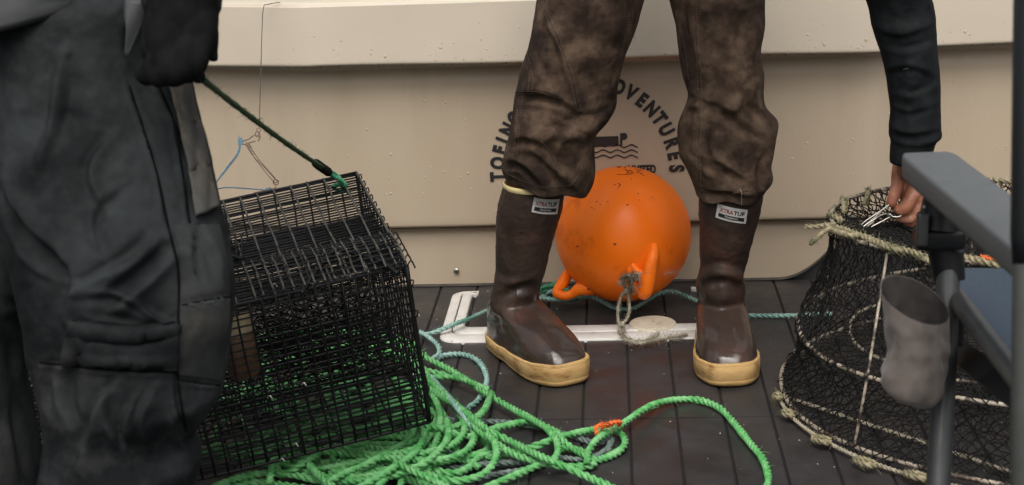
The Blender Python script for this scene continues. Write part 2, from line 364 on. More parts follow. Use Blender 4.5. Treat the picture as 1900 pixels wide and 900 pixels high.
def prof_strip(t0, t1, z0, z1, m, name):
    mb = MB(); a = po+(pi-po)*t0; b = po+(pi-po)*t1; e = .04*(t1-t0)
    L_ = [np.c_[a, np.full(len(a), -.003)], np.c_[a+(b-a)*.02, np.full(len(a), z0)], np.c_[a+(b-a)*.08, np.full(len(a), z0+.0012)], np.c_[a+(b-a)*.92, np.full(len(a), z1+.0012)], np.c_[a+(b-a)*.98, np.full(len(a), z1)], np.c_[b, np.full(len(a), -.003)]]
    mb.sheet(np.array(L_)); mb.build(name, m, hat)
prof_strip(0, .47, .003, .0045, M_white, 'outer_frame'); prof_strip(.52, 1.0, .0045, .0045, M_white, 'inner_frame')
mb = MB(); a = po+(pi-po)*.46; b = po+(pi-po)*.53
mb.sheet(np.array([np.c_[a, np.full(len(a), .0022)], np.c_[b, np.full(len(a), .0022)]])); mb.build('frame_gap', M_groove, hat)
lc2 = onZ(1211, 601, .006); mb = MB(); ang = np.linspace(0, 2*math.pi, 48, endpoint=False); Vr = []
for r_, z_ in ((.044, .0), (.044, .0075), (.0425, .0088), (.039, .0088), (.0385, .0078), (.037, .0078), (.0365, .0088), (.012, .0088), (.0005, .0088)):
    Vr.append(np.stack([lc2[0]+r_*np.cos(ang), lc2[1]+r_*np.sin(ang), np.full(48, z_)], 1))
mb.grid(np.array(Vr)); lat = mb.build('latch', M_cream, hat, auto=50)
for px in ((838, 633), (1212, 596), (1262, 628), (905, 540)):
    mb = MB(); mb.add(dv*np.array([.0022, .0022, .0008])+onZ(*px, .0095 if px[0] == 1212 else .006), df); mb.build('screw', M_steel, hat)

# sea beyond the boat
mb = MB(); mb.add([(-3000, -3000, -.75), (3000, -3000, -.75), (3000, 3000, -.75), (-3000, 3000, -.75)], [(0, 1, 2, 3)])
tag(mb.build('sea_water', M_water), kind='structure')

# ------------------------------------------------------------------ surface tools
def bvh_of(*obs):
    bpy.context.view_layer.update()
    V = []; Fs = []; b = 0
    for o in obs:
        mw = np.array(o.matrix_world); me = o.data
        co = np.empty(len(me.vertices)*3); me.vertices.foreach_get('co', co); co = co.reshape(-1, 3)@mw[:3, :3].T+mw[:3, 3]
        V += co.tolist(); Fs += [tuple(b+i for i in p.vertices) for p in me.polygons]; b = len(V)
    return BVHTree.FromPolygons(V, Fs)
def hit(bvh, u, v, off=0.0):
    d = Vector(ray(u, v)).normalized(); l, n, i, t = bvh.ray_cast(Vector(CAM), d)
    if l is None: return None
    if n.dot(d) > 0: n = -n
    return np.array(l+n*off)
def pxline(pts, step=4):
    P = smooth(np.array([(x, y, 0) for x, y in pts], float), step); return P[:, :2]
def surf_line(bvh, pts, r, m, name, parent, off=0, n=6, dash=None):
    mb = MB(); run = []; runs = []
    for u, v in pxline(pts, 3):
        h = hit(bvh, u, v, off)
        if h is None or (run and np.linalg.norm(h-run[-1]) > .03):
            if len(run) > 3: runs.append(run)
            run = [] if h is None else [h]
        else: run.append(h)
    if len(run) > 3: runs.append(run)
    if not runs: return None
    for q in runs:
        Q = smooth(q, .0015 if dash else .003)
        if dash:
            k = 0; a, g = dash; L_ = 0
            i = 0; na = max(2, int(a/.0015)); ng = max(1, int(g/.0015))
            while i+na < len(Q): mb.tube(Q[i:i+na], r, n); i += na+ng
        else: mb.tube(Q, r, n)
    return mb.build(name, m, parent)

def fold_disp(P, Nn, folds, z):
    """displacement (m) from fold lines drawn in photo pixels, applied on the camera-facing side"""
    u, v, zz = projA(P); d = np.zeros(len(P)); vd = P-CAM; vd /= np.linalg.norm(vd, axis=1)[:, None]
    facing = np.clip(-(vd*Nn).sum(1)*2.2, 0, 1)
    for amp, wd, pts in folds:
        q = pxline(pts, 7); best = np.full(len(P), 1e9); tt = np.zeros(len(P)); side = np.zeros(len(P))
        for i in range(len(q)-1):
            a, b = q[i], q[i+1]; e = b-a; L2 = e@e; t = np.clip(((u-a[0])*e[0]+(v-a[1])*e[1])/L2, 0, 1)
            dx = u-a[0]-t*e[0]; dy = v-a[1]-t*e[1]; dd = np.hypot(dx, dy); k = dd < best
            best[k] = dd[k]; tt[k] = (i+t[k])/(len(q)-1)
            side[k] = np.sign(e[0]*dy[k]-e[1]*dx[k])
        env = np.sin(np.clip(tt, .04, .96)*math.pi)**.6
        w_ = np.where(side > 0, wd*.62, wd*1.5)
        d += amp*(.6*np.exp(-(best/w_)**2)+.4*np.exp(-best/w_))*env*facing
        d -= amp*.5*np.exp(-((best-wd*1.35)/(wd*.8))**2)*env*facing*(side > 0)
    return d
def fbm(P, s, seed=0, oct=4):
    o = Vector((seed*3.1, seed*1.7, seed*.9)); return np.array([noise.fractal(Vector(p)*s+o, .55, 2.1, oct) for p in P])
def garment(rows, folds, nz, N=170, step=.0032, close_top=True, seed=1, open_end=True, anis=(1, 1, 1), power=2.0, ridge=0.0):
    """rows: (v, uL, uR, Y, half depth, extra dz) ; returns world grid verts (rows x N)"""
    C = []
    for rw in rows:
        v, uL, uR, Y, hb = rw[:5]
        a = onY(uL, v, Y); b = onY(uR, v, Y); c = (a+b)/2; C.append((*c, np.linalg.norm(b-a)/2, hb, (b[2]-a[2])/np.linalg.norm(b-a)))
    Q = smooth(np.array(C), step)
    ang = np.linspace(0, 2*math.pi, N, endpoint=False); ca, sa = np.cos(ang), np.sin(ang)
    e = 2/power; ca = np.sign(ca)*np.abs(ca)**e; sa = np.sign(sa)*np.abs(sa)**e
    V = np.zeros((len(Q), N, 3))
    V[..., 0] = Q[:, 0:1]+Q[:, 3:4]*ca; V[..., 1] = Q[:, 1:2]+Q[:, 4:5]*sa; V[..., 2] = Q[:, 2:3]+Q[:, 3:4]*ca*Q[:, 5:6]
    du = np.roll(V, -1, 1)-np.roll(V, 1, 1); dvv = np.gradient(V, axis=0); Nn = np.cross(du, dvv); Nn /= np.linalg.norm(Nn, axis=2)[..., None]+1e-12
    cen = Q[:, None, :3]; s = np.sign(((V-cen)*Nn).sum(2)); Nn *= s[..., None]
    P = V.reshape(-1, 3); NN = Nn.reshape(-1, 3); d = fold_disp(P, NN, folds, 0)
    # generic crumples keep the outline but break the surface up
    side = 1-.75*np.abs(ca)[None]**6; A = np.array(anis)
    for amp, sc in nz:
        f = fbm(P*A, sc, seed+sc*.01, 3)
        if ridge: f = (1-ridge)*f+ridge*(.5-np.abs(fbm(P*A, sc*1.1, seed+5, 2))*2.2)
        d += amp*f*np.broadcast_to(side, V.shape[:2]).reshape(-1)
    V = (P+NN*d[:, None]).reshape(V.shape)
    return V, Nn, Q
def hem(V, Q, end=-1, inn=.86, rise=.02, n=4, roll=.0022):
    """turn the cloth in at one end so the garment reads as cloth with an opening"""
    c = Q[end, :3]; E = V[end]; out = []
    for t in np.linspace(.15, 1, n):
        W_ = c+(E-c)*(1-(1-inn)*t); W_[:, 2] += (rise*t if end == -1 else -rise*t)+(-roll*math.sin(t*math.pi) if end == -1 else roll*math.sin(t*math.pi)); out.append(W_)
    return np.concatenate([V, np.array(out)]) if end == -1 else np.concatenate([np.array(out[::-1]), V])

def remesh_join(name, parts, vox, m, parent=None, smooth_it=3):
    """parts: closed tubes/ellipsoids -> one continuous skin"""
    mb = MB()
    for kind, *a in parts:
        if kind == 'tube':
            P, r = a[0], a[1]; P = np.asarray(P, float); r = np.asarray(r, float)
            Z = smooth(np.c_[P, r], vox*1.5); r_ = Z[:, 3]; p = Z[:, :3]
            t0 = p[0]-p[1]; t0 /= np.linalg.norm(t0); t1 = p[-1]-p[-2]; t1 /= np.linalg.norm(t1)
            hs_ = [(.95, .25), (.78, .6), (.45, .88), (.1, .99)]
            pp = np.vstack([[p[0]+t0*r_[0]*h for k, h in hs_[::-1]], p, [p[-1]+t1*r_[-1]*h for k, h in hs_]])
            rr = np.r_[[r_[0]*k for k, h in hs_[::-1]], r_, [r_[-1]*k for k, h in hs_]]
            mb.tube(pp, rr, 20)
        elif kind == 'ell':
            c, sz, rot = a; bm = bmesh.new(); bmesh.ops.create_icosphere(bm, subdivisions=4, radius=1)
            for v in bm.verts: v.co = Vector((v.co.x*sz[0], v.co.y*sz[1], v.co.z*sz[2]))
            mb.bm(bm, c, rot)
    o = mb.build('tmp', m); md = o.modifiers.new('r', 'REMESH'); md.mode = 'VOXEL'; md.voxel_size = vox
    sm = o.modifiers.new('s', 'SMOOTH'); sm.iterations = smooth_it; sm.factor = .5
    bpy.context.view_layer.update(); me = bpy.data.meshes.new_from_object(o.evaluated_get(bpy.context.evaluated_depsgraph_get()))
    bpy.data.objects.remove(o); return me
def mesh_arrays(me):
    co = np.empty(len(me.vertices)*3); me.vertices.foreach_get('co', co); return co.reshape(-1, 3), [tuple(p.vertices) for p in me.polygons]


# ================================================================== PERSON IN BROWN TROUSERS
pb = empty('person', (-.0, -.42, 0), 'person in brown canvas trousers and brown rubber boots, reaching down into the round net trap', 'person')
# ---- boots
def superell(n, x0, x1, hw, toe=2.3, skew=0.0, npts=96, tw=1.0):
    """boot outline: x0 heel .. x1 toe, half width hw; returns npts x 2"""
    a = np.linspace(0, 2*math.pi, npts, endpoint=False); c, s = np.cos(a), np.sin(a)
    e = 2/toe; X = np.sign(c)*np.abs(c)**e; Y = np.sign(s)*np.abs(s)**e
    xc, L_ = (x0+x1)/2, (x1-x0)/2
    return np.stack([xc+L_*X, hw*Y], 1)
def foot_outline(z, grow=0.0, npts=120):
    """plan outline of a foot .290 long at height z"""
    t = np.array([0, .03, .045, .058, .070, .080, .092, .108, .13, .16, .20, .27])
    front = np.interp(z, t, [.288, .288, .284, .272, .250, .222, .196, .172, .153, .143, .137, .135])
    back = np.interp(z, t, [.002, .000, .001, .003, .005, .006, .007, .008, .010, .012, .014, .010])
    k = np.interp(z, [.05, .13], [1, 0])                 # 1 = shoe shape, 0 = round ankle
    a = np.linspace(0, 2*math.pi, npts, endpoint=False); c, s = np.cos(a), np.sin(a)
    xc, L_ = (front+back)/2, (front-back)/2
    kf = np.where(c > 0, .86*(1-k)+.62*k, .86)
    x = xc+(L_+grow)*np.sign(c)*np.abs(c)**kf
    u = np.clip((x-back)/(front-back+1e-9), 0, 1)
    wf = np.interp(u*.288, [0, .03, .07, .12, .17, .205, .24, .27, .288], [.80, .92, .88, .90, 1.04, 1.12, 1.13, 1.10, 1.04])
    wz = np.interp(z, [0, .03, .06, .08, .10, .13, .17, .22], [.0475, .0485, .0465, .044, .0435, .0435, .0445, .048])
    y = (wz*(k*wf+(1-k))+grow)*np.sign(s)*np.abs(s)**(np.where(c > 0, .60, .80)*k+1.0*(1-k))
    return np.stack([x, y], 1)
def make_boot(heel, toe, side, shaft, folds, label_q, lab, sd_=1):
    heel = np.array([*heel, 0.0]); toe = np.array([*toe, 0.0]); d = toe-heel; d /= np.linalg.norm(d); n = np.array([-d[1], d[0], 0])
    zs = np.r_[np.linspace(.016, .05, 10), np.linspace(.054, .115, 22), np.linspace(.12, .15, 8)]
    rings = []
    foot_rows = []
    for z in zs:
        o = foot_outline(z); foot_rows.append(heel+o[:, :1]*d+o[:, 1:]*n+np.array([0, 0, z]))
    # shaft rows: (v, uL, uR, Y, half depth) from low to high, blended in above the ankle
    C = np.array([(*((onY(a, v, Y)+onY(b, v, Y))/2), np.linalg.norm(onY(b, v, Y)-onY(a, v, Y))/2, hb) for v, a, b, Y, hb in shaft])
    C = C[np.argsort(C[:, 2])]; Q = smooth(C, .004); a0 = math.atan2(d[1], d[0]); ang = np.linspace(0, 2*math.pi, 120, endpoint=False)+a0
    sh = np.stack([Q[:, 0:1]+Q[:, 3:4]*np.cos(ang), Q[:, 1:2]+Q[:, 4:5]*np.sin(ang), np.broadcast_to(Q[:, 2:3], (len(Q), 120))], 2)
    fr = np.array(foot_rows); zt = Q[0, 2]
    fr = fr[zs < zt-.004]; zf = fr[:, 0, 2]
    # blend: top foot rows lean toward the first shaft ring
    for i, z in enumerate(zf):
        k = np.clip((z-.085)/(zt-.085), 0, 1); k = k*k*(3-2*k)
        tgt = sh[0].copy(); tgt[:, 2] = z; fr[i] = fr[i]*(1-k)+tgt*k
    V = np.concatenate([fr, sh])
    # close the vamp: soften sole-side rows
    for _ in range(3): V[1:-1] = (V[:-2]+2*V[1:-1]+V[2:])/4
    du = np.roll(V, -1, 1)-np.roll(V, 1, 1); dvv = np.gradient(V, axis=0); Nn = np.cross(du, dvv); Nn /= np.linalg.norm(Nn, axis=2)[..., None]+1e-12
    P = V.reshape(-1, 3); NN = Nn.reshape(-1, 3)
    cen = V.mean(1)[:, None]; s = np.sign(((V-cen)*Nn).sum(2)).reshape(-1); NN = NN*s[:, None]
    disp = fold_disp(P, NN, folds, 0)+.0022*fbm(P, 13, sd_)*np.clip((P[:, 2]-.05)/.08, .15, 1)+.0006*fbm(P, 60, sd_+2)
    V = (P+NN*disp[:, None]).reshape(V.shape)
    top = V[-1]; c = top.mean(0)
    inn = [c+(top-c)*k+np.array([0, 0, dz]) for k, dz in ((.985, .001), (.95, .001), (.92, -.010))]
    root = empty('boot', heel, None, None); root.parent = pb; root.matrix_parent_inverse = pb.matrix_world.inverted()
    bpy.context.view_layer.update()
    del_ = None
    mb = MB(); mb.grid(np.concatenate([V, np.array(inn[:3])]), False); up = mb.build('upper', M_boot, root)
    # lining and cream rim at the boot's mouth
    mb = MB(); rim = [c+(top-c)*k+np.array([0, 0, dz]) for k, dz in ((1.0, -.006), (1.015, -.005), (1.02, .000), (1.01, .003), (.98, .004), (.95, .002), (.90, -.015))]
    mb.grid(np.array(rim), False); mb.build('rim', M_rim, root)
    # sole: gum rubber, rounded foxing with ribs
    rows_ = []
    def so_row(z, g): o = foot_outline(.03, g); rise = np.clip((o[:, :1]-.20)/.09, 0, 1)**2; arch = np.exp(-((o[:, 0]-.105)/.03)**2)*.0
        # toe spring
    prof = [(.000, -.009), (.0008, -.002), (.004, .0018), (.0085, .0030), (.0090, .0028), (.0098, .0028), (.0104, .0032), (.022, .0038), (.0310, .0040), (.0316, .0036), (.0322, .0036), (.0345, .0036), (.0362, .0025), (.0362, -.004)]
    for z, g in prof:
        o = foot_outline(.03, g, 160); rise = np.clip((o[:, 0]-.215)/.08, 0, 1)**2*.0035
        th = 1+.10*np.clip((o[:, 0]-.2)/.08, 0, 1)
        wob = .0006*np.sin(o[:, 0]*90+o[:, 1]*60)
        zk = z if z < .012 else .012+(z-.012)*np.interp(o[:, 0], [0, .10, .22, .28], [.62, .66, 1.0, 1.04])
        rows_.append(np.c_[heel[:2]+o[:, :1]*d[:2]+o[:, 1:]*n[:2], zk*th+rise+wob*(z > .001)])
    mb = MB(); mb.grid(np.array(rows_), True); 
    so_ = mb.build('sole', M_sole, root, auto=60)
    mb = MB(); mb.grid(np.array([r_*np.array([1, 1, 1])+np.array([0, 0, .0]) for r_ in (np.c_[rows_[1][:, :2]*1, rows_[1][:, 2]+.0006], np.c_[rows_[2][:, :2], rows_[2][:, 2]-.0012])])+0, False)
    # toe cap bead across the vamp
    bv = bvh_of(up)
    # label
    if label_q:
        q = [np.array(p, float) for p in label_q]       # TL TR BR BL in photo pixels
        def qp(s, t): return (q[0]*(1-s)+q[1]*s)*(1-t)+(q[3]*(1-s)+q[2]*s)*t
        def on(s, t, off):
            p = qp(s, t); p = p+np.array([0, math.sin(s*math.pi)*2.2]); 
            for e in ((0, 0), (.3, .2), (-.4, .3), (.2, -.5)):
                h = hit(bv, p[0]+e[0], p[1]+e[1], off)
                if h is not None: return h
            l, n_, i, t_ = bv.find_nearest(Vector(onY(p[0], p[1], -.48))); return np.array(l+n_*off)
        mb = MB(); n1, n2 = 13, 9; G = [[on(s, t, .0009) for s in np.linspace(0, 1, n1)] for t in np.linspace(0, 1, n2)]
        mb.sheet(np.array(G)); B = np.array([[on(s, t, -.001) for s in np.linspace(0, 1, n1)] for t in (0, 1)])
        lb = mb.build('label_patch', [M_label], root)
        def put(s0, t0, s1, t1, m, name, body=None, bsz=1.0, boff=0, off=.0013):
            mb = MB()
            if body is None:
                mb.sheet(np.array([[on(s, t, off) for s in np.linspace(s0, s1, 10)] for t in np.linspace(t0, t1, 4)]))
            else:
                Vt, Ft = text_mesh(body, 1.0, boff, 1.0); x0, x1 = Vt[:, 0].min(), Vt[:, 0].max(); y0, y1 = Vt[:, 1].min(), Vt[:, 1].max()
                mb.add([on(s0+(x-x0)/(x1-x0)*(s1-s0), t1+(y-y0)/(y1-y0)*(t0-t1), off) for x, y, _ in Vt], Ft)
            return mb.build(name, m, root, False)
        put(.09, .20, .545, .50, M_lred, 'label_lettering', 'XTRA', boff=.025); put(.555, .20, .92, .50, M_lblk, 'label_lettering', 'TUF', boff=.03)
        put(.08, .60, .93, .86, M_lblk, 'label_bar'); put(.30, .64, .72, .83, M_label, 'label_lettering', 'Neoprene', boff=.01, off=.0017)
    return root, up
shL = [(560, 906, 998, -.415, .062), (530, 915, 1003, -.418, .058), (500, 918, 1013, -.418, .058), (450, 919, 1026, -.42, .062), (400, 921, 1040, -.42, .066), (360, 928, 1048, -.42, .068), (338, 933, 1052, -.42, .069)]
foL = [(.006, 13, [(905, 560), (935, 535), (975, 518), (1012, 520)]), (-.006, 11, [(930, 548), (960, 535), (1005, 533)]), (.004, 9, [(900, 585), (930, 575), (965, 580)]), (-.003, 8, [(915, 500), (945, 515), (985, 505)]), (-.003, 10, [(935, 420), (945, 480)]),
       (.0012, 3.0, [(1000, 672), (1012, 660), (1035, 652), (1062, 655)])]
bootL, upL = make_boot((-.228, -.360), (-.076, -.606), -1, shL, foL, [(991, 366), (1038, 369), (1033, 397), (986, 393)], None, 1)
shR = [(560, 1298, 1380, -.425, .060), (535, 1292, 1384, -.428, .063), (515, 1294, 1380, -.43, .060), (490, 1299, 1384, -.43, .056), (440, 1297, 1397, -.432, .060), (400, 1296, 1408, -.435, .064), (372, 1296, 1415, -.44, .066), (352, 1298, 1419, -.44, .067)]
foR = [(.0085, 9, [(1290, 545), (1300, 522), (1335, 510), (1370, 520), (1384, 545)]), (-.006, 8, [(1296, 498), (1330, 490), (1380, 500)]), (-.004, 8, [(1300, 560), (1335, 575), (1375, 562)]), (.0012, 3, [(1315, 678), (1330, 668), (1355, 668), (1372, 678)]), (.003, 10, [(1365, 560), (1378, 600), (1390, 640)])]
bootR, upR = make_boot((.180, -.338), (.190, -.625), 1, shR, foR, [(1332, 377), (1387, 389), (1383, 415), (1328, 403)], None, 4)

# ---- trousers
legL = [(-110, 1010, 1235, -.37, .105), (-50, 1002, 1215, -.39, .10), (0, 996, 1195, -.41, .097), (50, 989, 1182, -.42, .093), (95, 978, 1163, -.43, .090), (130, 966, 1153, -.43, .088), (165, 957, 1146, -.435, .088), (200, 952, 1143, -.44, .088), (230, 948, 1124, -.44, .086),
        (250, 945, 1107, -.435, .084), (275, 938, 1103, -.43, .083), (300, 934, 1105, -.43, .082), (318, 932, 1104, -.43, .081), (332, 936, 1098, -.43, .080), (341, 940, 1090, -.43, .079)]
foldL = [(.0075, 9, [(958, 172), (1000, 170), (1040, 180), (1073, 205)]), (-.006, 7, [(965, 186), (1010, 186), (1050, 203)]), (.006, 8, [(1010, 20), (1040, 90), (1055, 150), (1075, 207)]), (-.005, 9, [(1075, 215), (1110, 215), (1135, 195)]),
         (-.009, 12, [(1045, 222), (1080, 228), (1115, 222)]), (.006, 10, [(1060, 245), (1040, 265), (1030, 300), (1045, 335)]), (-.006, 9, [(1010, 235), (1055, 240), (1100, 250)]), (.006, 9, [(935, 300), (960, 298), (990, 320), (1015, 345)]), (-.006, 6, [(938, 315), (965, 315), (985, 335)]),
         (.005, 8, [(985, 275), (1015, 300), (1050, 330), (1085, 345)]), (-.005, 8, [(1000, 268), (1035, 300), (1070, 320)]), (.004, 7, [(975, 60), (985, 100), (980, 165)]), (-.004, 7, [(1000, 110), (1018, 150), (1030, 170)]), (.004, 9, [(1100, 120), (1115, 160), (1140, 175)]), (.005, 8, [(950, 260), (975, 252), (1005, 262)]), (-.004, 7, [(955, 273), (985, 268), (1010, 280)]), (.005, 8, [(1098, 262), (1080, 290), (1090, 325)])]
legR = [(-110, 1205, 1425, -.37, .105), (-50, 1225, 1420, -.39, .098), (0, 1242, 1418, -.41, .092), (50, 1254, 1418, -.42, .088), (100, 1261, 1411, -.43, .084), (140, 1268, 1418, -.435, .083), (175, 1276, 1417, -.44, .082), (200, 1270, 1422, -.44, .083), (225, 1259, 1443, -.44, .085), (255, 1256, 1439, -.44, .085),
        (285, 1260, 1434, -.44, .083), (310, 1270, 1430, -.44, .082), (330, 1280, 1433, -.44, .080), (348, 1288, 1425, -.44, .078), (362, 1292, 1412, -.44, .076)]
foldR = [(.007, 9, [(1415, 145), (1395, 165), (1400, 195), (1440, 222)]), (-.006, 9, [(1385, 180), (1370, 210), (1330, 215)]), (.006, 10, [(1300, 180), (1345, 195), (1395, 235), (1425, 250)]), (-.006, 9, [(1310, 203), (1350, 222), (1400, 255)]), (.006, 9, [(1262, 222), (1280, 200), (1310, 195)]), (.006, 9, [(1430, 290), (1415, 310), (1425, 340)]),
         (-.006, 7, [(1410, 300), (1405, 330), (1420, 355)]), (.005, 9, [(1300, 290), (1340, 300), (1390, 335)]), (-.005, 8, [(1305, 308), (1345, 325), (1385, 350)]), (.004, 8, [(1275, 20), (1290, 80), (1300, 130)]), (-.004, 9, [(1380, 30), (1370, 80), (1390, 130)]), (.005, 7, [(1300, 345), (1345, 355), (1400, 358)]), (.004, 8, [(1330, 240), (1320, 270), (1335, 300)])]
nzc = [(.009, 6), (.0022, 20), (.0007, 70)]
VL, NL, QL = garment(legL, foldL, nzc, seed=3, N=220, step=.0027, anis=(1, 1, 1.3), ridge=.35); VR, NR, QR = garment(legR, foldR, nzc, seed=8, N=220, step=.0027, anis=(1, 1, 1.3), ridge=.35)
for V_, tl in ((VL, .055), (VR, .05)):      # hems hang unevenly
    k = np.clip((np.arange(len(V_))-len(V_)+26)/26, 0, 1)[:, None]
    cx = V_[-1, :, 0].mean(); V_[..., 2] -= k*(V_[..., 0]-cx)*(.20 if V_ is VL else .0)+k*(.004 if V_ is VL else -.002)+k*.004*np.sin(V_[..., 0]*90)
tr = MB(); tr.grid(hem(VL, QL, -1, .86, .022), False); tr.grid(hem(VR, QR, -1, .86, .022), False)
hp = []
for z, hx, hy, cx, cy in ((.70, .19, .11, .035, -.37), (.76, .185, .125, .045, -.36), (.84, .178, .13, .06, -.35), (.92, .165, .12, .08, -.36), (.97, .155, .11, .10, -.37)):
    a = np.linspace(0, 2*math.pi, 80, endpoint=False); ring = np.stack([cx+hx*np.cos(a), cy+hy*np.sin(a), np.full(80, z)], 1); 
    if z < .72: ring = np.array([cx, cy, z+.05])+(ring-np.array([cx, cy, z]))*.6; ring[:, 2] = .745
    hp.append(ring)
tr.grid(np.array(hp), True)
trousers = tr.build('trousers', M_canvas, pb)
bt = bvh_of(trousers)
seams = [[(1003, 0), (1035, 70), (1060, 140), (1073, 200)], [(1288, 0), (1292, 60), (1297, 130), (1300, 200), (1296, 270), (1297, 345)], [(975, 100), (985, 140), (983, 170)], [(966, 180), (962, 230), (955, 290)], [(1174, 0), (1165, 60), (1148, 120), (1135, 165)], [(1255, 20), (1268, 90), (1275, 150)], [(1085, 290), (1078, 320), (1060, 345)], [(957, 171), (1000, 171), (1040, 183)], [(940, 322), (975, 338), (1010, 348), (1060, 343)], [(1297, 352), (1340, 360), (1400, 352)], [(1005, 262), (1030, 300), (1040, 335)]]
for i, s in enumerate(seams):
    surf_line(bt, s, .0012, M_canvas, 'seam', trousers, 0.0002)
    for dx in ((-3.2, 3.2) if i < 7 else (2.5,)):
        surf_line(bt, [(x+dx, y+(dx if i > 6 else 0)) for x, y in s], .00042, M_thread, 'stitching', trousers, .0003, 4, dash=(.0030, .0016))
surf_line(bt, [(1372, 352), (1376, 362), (1375, 384)], .0006, M_twine, 'loose_thread', trousers, .003, 5)

# ---- sleeve (black) on the arm that reaches down
sl_rows = [(-260, 1500, 1650, -.70, .062), (-130, 1552, 1690, -.66, .056), (0, 1606, 1729, -.615, .050), (50, 1618, 1736, -.614, .049), (100, 1635, 1740, -.613, .047), (150, 1646, 1744, -.612, .045), (200, 1651, 1745, -.61, .043), (235, 1650, 1746, -.61, .043), (250, 1650, 1748, -.61, .044), (258, 1652, 1744, -.61, .041), (266, 1653, 1736, -.61, .038), (292, 1651, 1728, -.61, .036), (301, 1652, 1724, -.61, .035)]
sl_f = [(.004, 6, [(1650, 236), (1690, 246), (1746, 238)]), (-.004, 5, [(1655, 254), (1700, 262), (1740, 254)]), (.004, 8, [(1625, 50), (1670, 62), (1728, 45)]), (-.004, 8, [(1635, 80), (1680, 88), (1730, 75)]), (.004, 8, [(1640, 130), (1690, 120), (1738, 140)]), (-.003, 7, [(1650, 165), (1700, 170), (1740, 150)]), (.003, 7, [(1655, 195), (1690, 205), (1740, 190)])]
Vs, Ns, Qs = garment(sl_rows, sl_f, [(.0035, 13), (.0012, 45)], N=120, seed=5, ridge=.4)
mb = MB(); mb.grid(hem(Vs, Qs, -1, .80, .03), True); slv = mb.build('sleeve', M_sleeve, pb)
bs = bvh_of(slv); 
surf_line(bs, [(1667, 228), (1668, 234)], .0012, M_speck, 'lint', slv, .0004); surf_line(bs, [(1694, 177), (1702, 177)], .0008, M_speck, 'lint', slv, .0004)
for _ in range(26):
    u = random.uniform(1625, 1730); v = random.uniform(10, 230); surf_line(bs, [(u, v), (u+random.uniform(2, 9), v+random.uniform(-3, 3)), (u+10, v)], .00035, M_speck, 'lint', slv, .0003, 3)

# ---- jacket over the bent torso, outside the picture
def blob_jacket(pts, rad, m, name, parent, sc=(1, 1)):
    P = smooth(np.c_[np.array(pts), np.array(rad)], .02); mb = MB(); T, A, B = frames(P[:, :3]); a = np.arange(48)*2*math.pi/48
    V = P[:, None, :3]+P[:, 3:4, None]*(np.cos(a)[None, :, None]*A[:, None]*sc[0]+np.sin(a)[None, :, None]*B[:, None]*sc[1])
    d = .006*fbm(V.reshape(-1, 3), 9, 4).reshape(V.shape[:2]); c = P[:, None, :3]; V = c+(V-c)*(1+d[..., None]*6)
    mb.grid(V, True); return mb.build(name, m, parent)
jb = blob_jacket([(.072, -.365, .83), (.085, -.38, .90), (.11, -.46, 1.0), (.17, -.60, 1.08), (.23, -.73, 1.13), (.28, -.82, 1.15)], [.15, .15, .15, .15, .14, .09], M_sleeve, 'jacket', pb, (.78, 1.1))
mb = MB(); mb.tube(smooth([(.36, -.80, 1.13), (.40, -.76, 1.04), (.415, -.73, .95), onY(1575, -260, -.70)], .02), .062, 24); mb.tube(smooth([(.12, -.78, 1.14), (.0, -.74, 1.06), (-.08, -.66, .95), (-.04, -.56, .84), (-.02, -.53, .80)], .02), [.06]*1+0 if False else .052, 24)
mb.build('jacket_arms', M_sleeve, pb)

# ---- body: one continuous skin (legs, torso, arms, head) with a modelled hand
HZ = 2.70
def hp_(u, v, dz=0.0): return dep(u, v, HZ+dz)
w_l = onY(1690, 270, -.61); 
body = remesh_join('body', [
    ('tube', [(.02, -.36, .86), onY(1090, 60, -.42), onY(1030, 230, -.43), onY(985, 350, -.42), (-.176, -.42, .12)], [.075, .060, .046, .042, .030]),
    ('tube', [(.12, -.36, .86), onY(1335, 60, -.42), onY(1345, 230, -.43), onY(1350, 360, -.44), (.186, -.42, .12)], [.075, .060, .048, .042, .030]),
    ('tube', [(-.182, -.42, .10), (-.165, -.46, .055), (-.13, -.54, .040)], [.030, .026, .022]),
    ('tube', [(.184, -.42, .10), (.186, -.46, .055), (.19, -.55, .040)], [.030, .026, .022]),
    ('tube', [(.06, -.36, .84), (.09, -.42, .95), (.17, -.60, 1.08), (.23, -.74, 1.13), (.28, -.83, 1.16)], [.12, .105, .115, .105, .055]),
    ('tube', [(.28, -.82, 1.16), (.31, -.90, 1.19)], [.055, .055]),
    ('ell', (.335, -.985, 1.20), (.075, .095, .115), Euler((R(50), R(10), 0)).to_matrix()),
    ('ell', (.345, -1.04, 1.125), (.012, .02, .022), Euler((R(50), R(10), 0)).to_matrix()),
    ('ell', (.41, -.975, 1.19), (.012, .02, .03), None), ('ell', (.26, -.975, 1.19), (.012, .02, .03), None),
    ('tube', [(.27, -.80, 1.15), (.36, -.80, 1.13), (.40, -.76, 1.04), (.415, -.73, .95), onY(1575, -260, -.70), onY(1668, 0, -.62), onY(1692, 200, -.612), onY(1692, 285, -.61)], [.06, .06, .05, .042, .036, .029, .027, .023]),
    ('tube', [(.22, -.80, 1.15), (.12, -.78, 1.14), (.0, -.74, 1.06), (-.08, -.66, .95), (-.04, -.56, .82), (-.02, -.52, .76)], [.06, .055, .045, .04, .03, .028])], .007, M_skin)
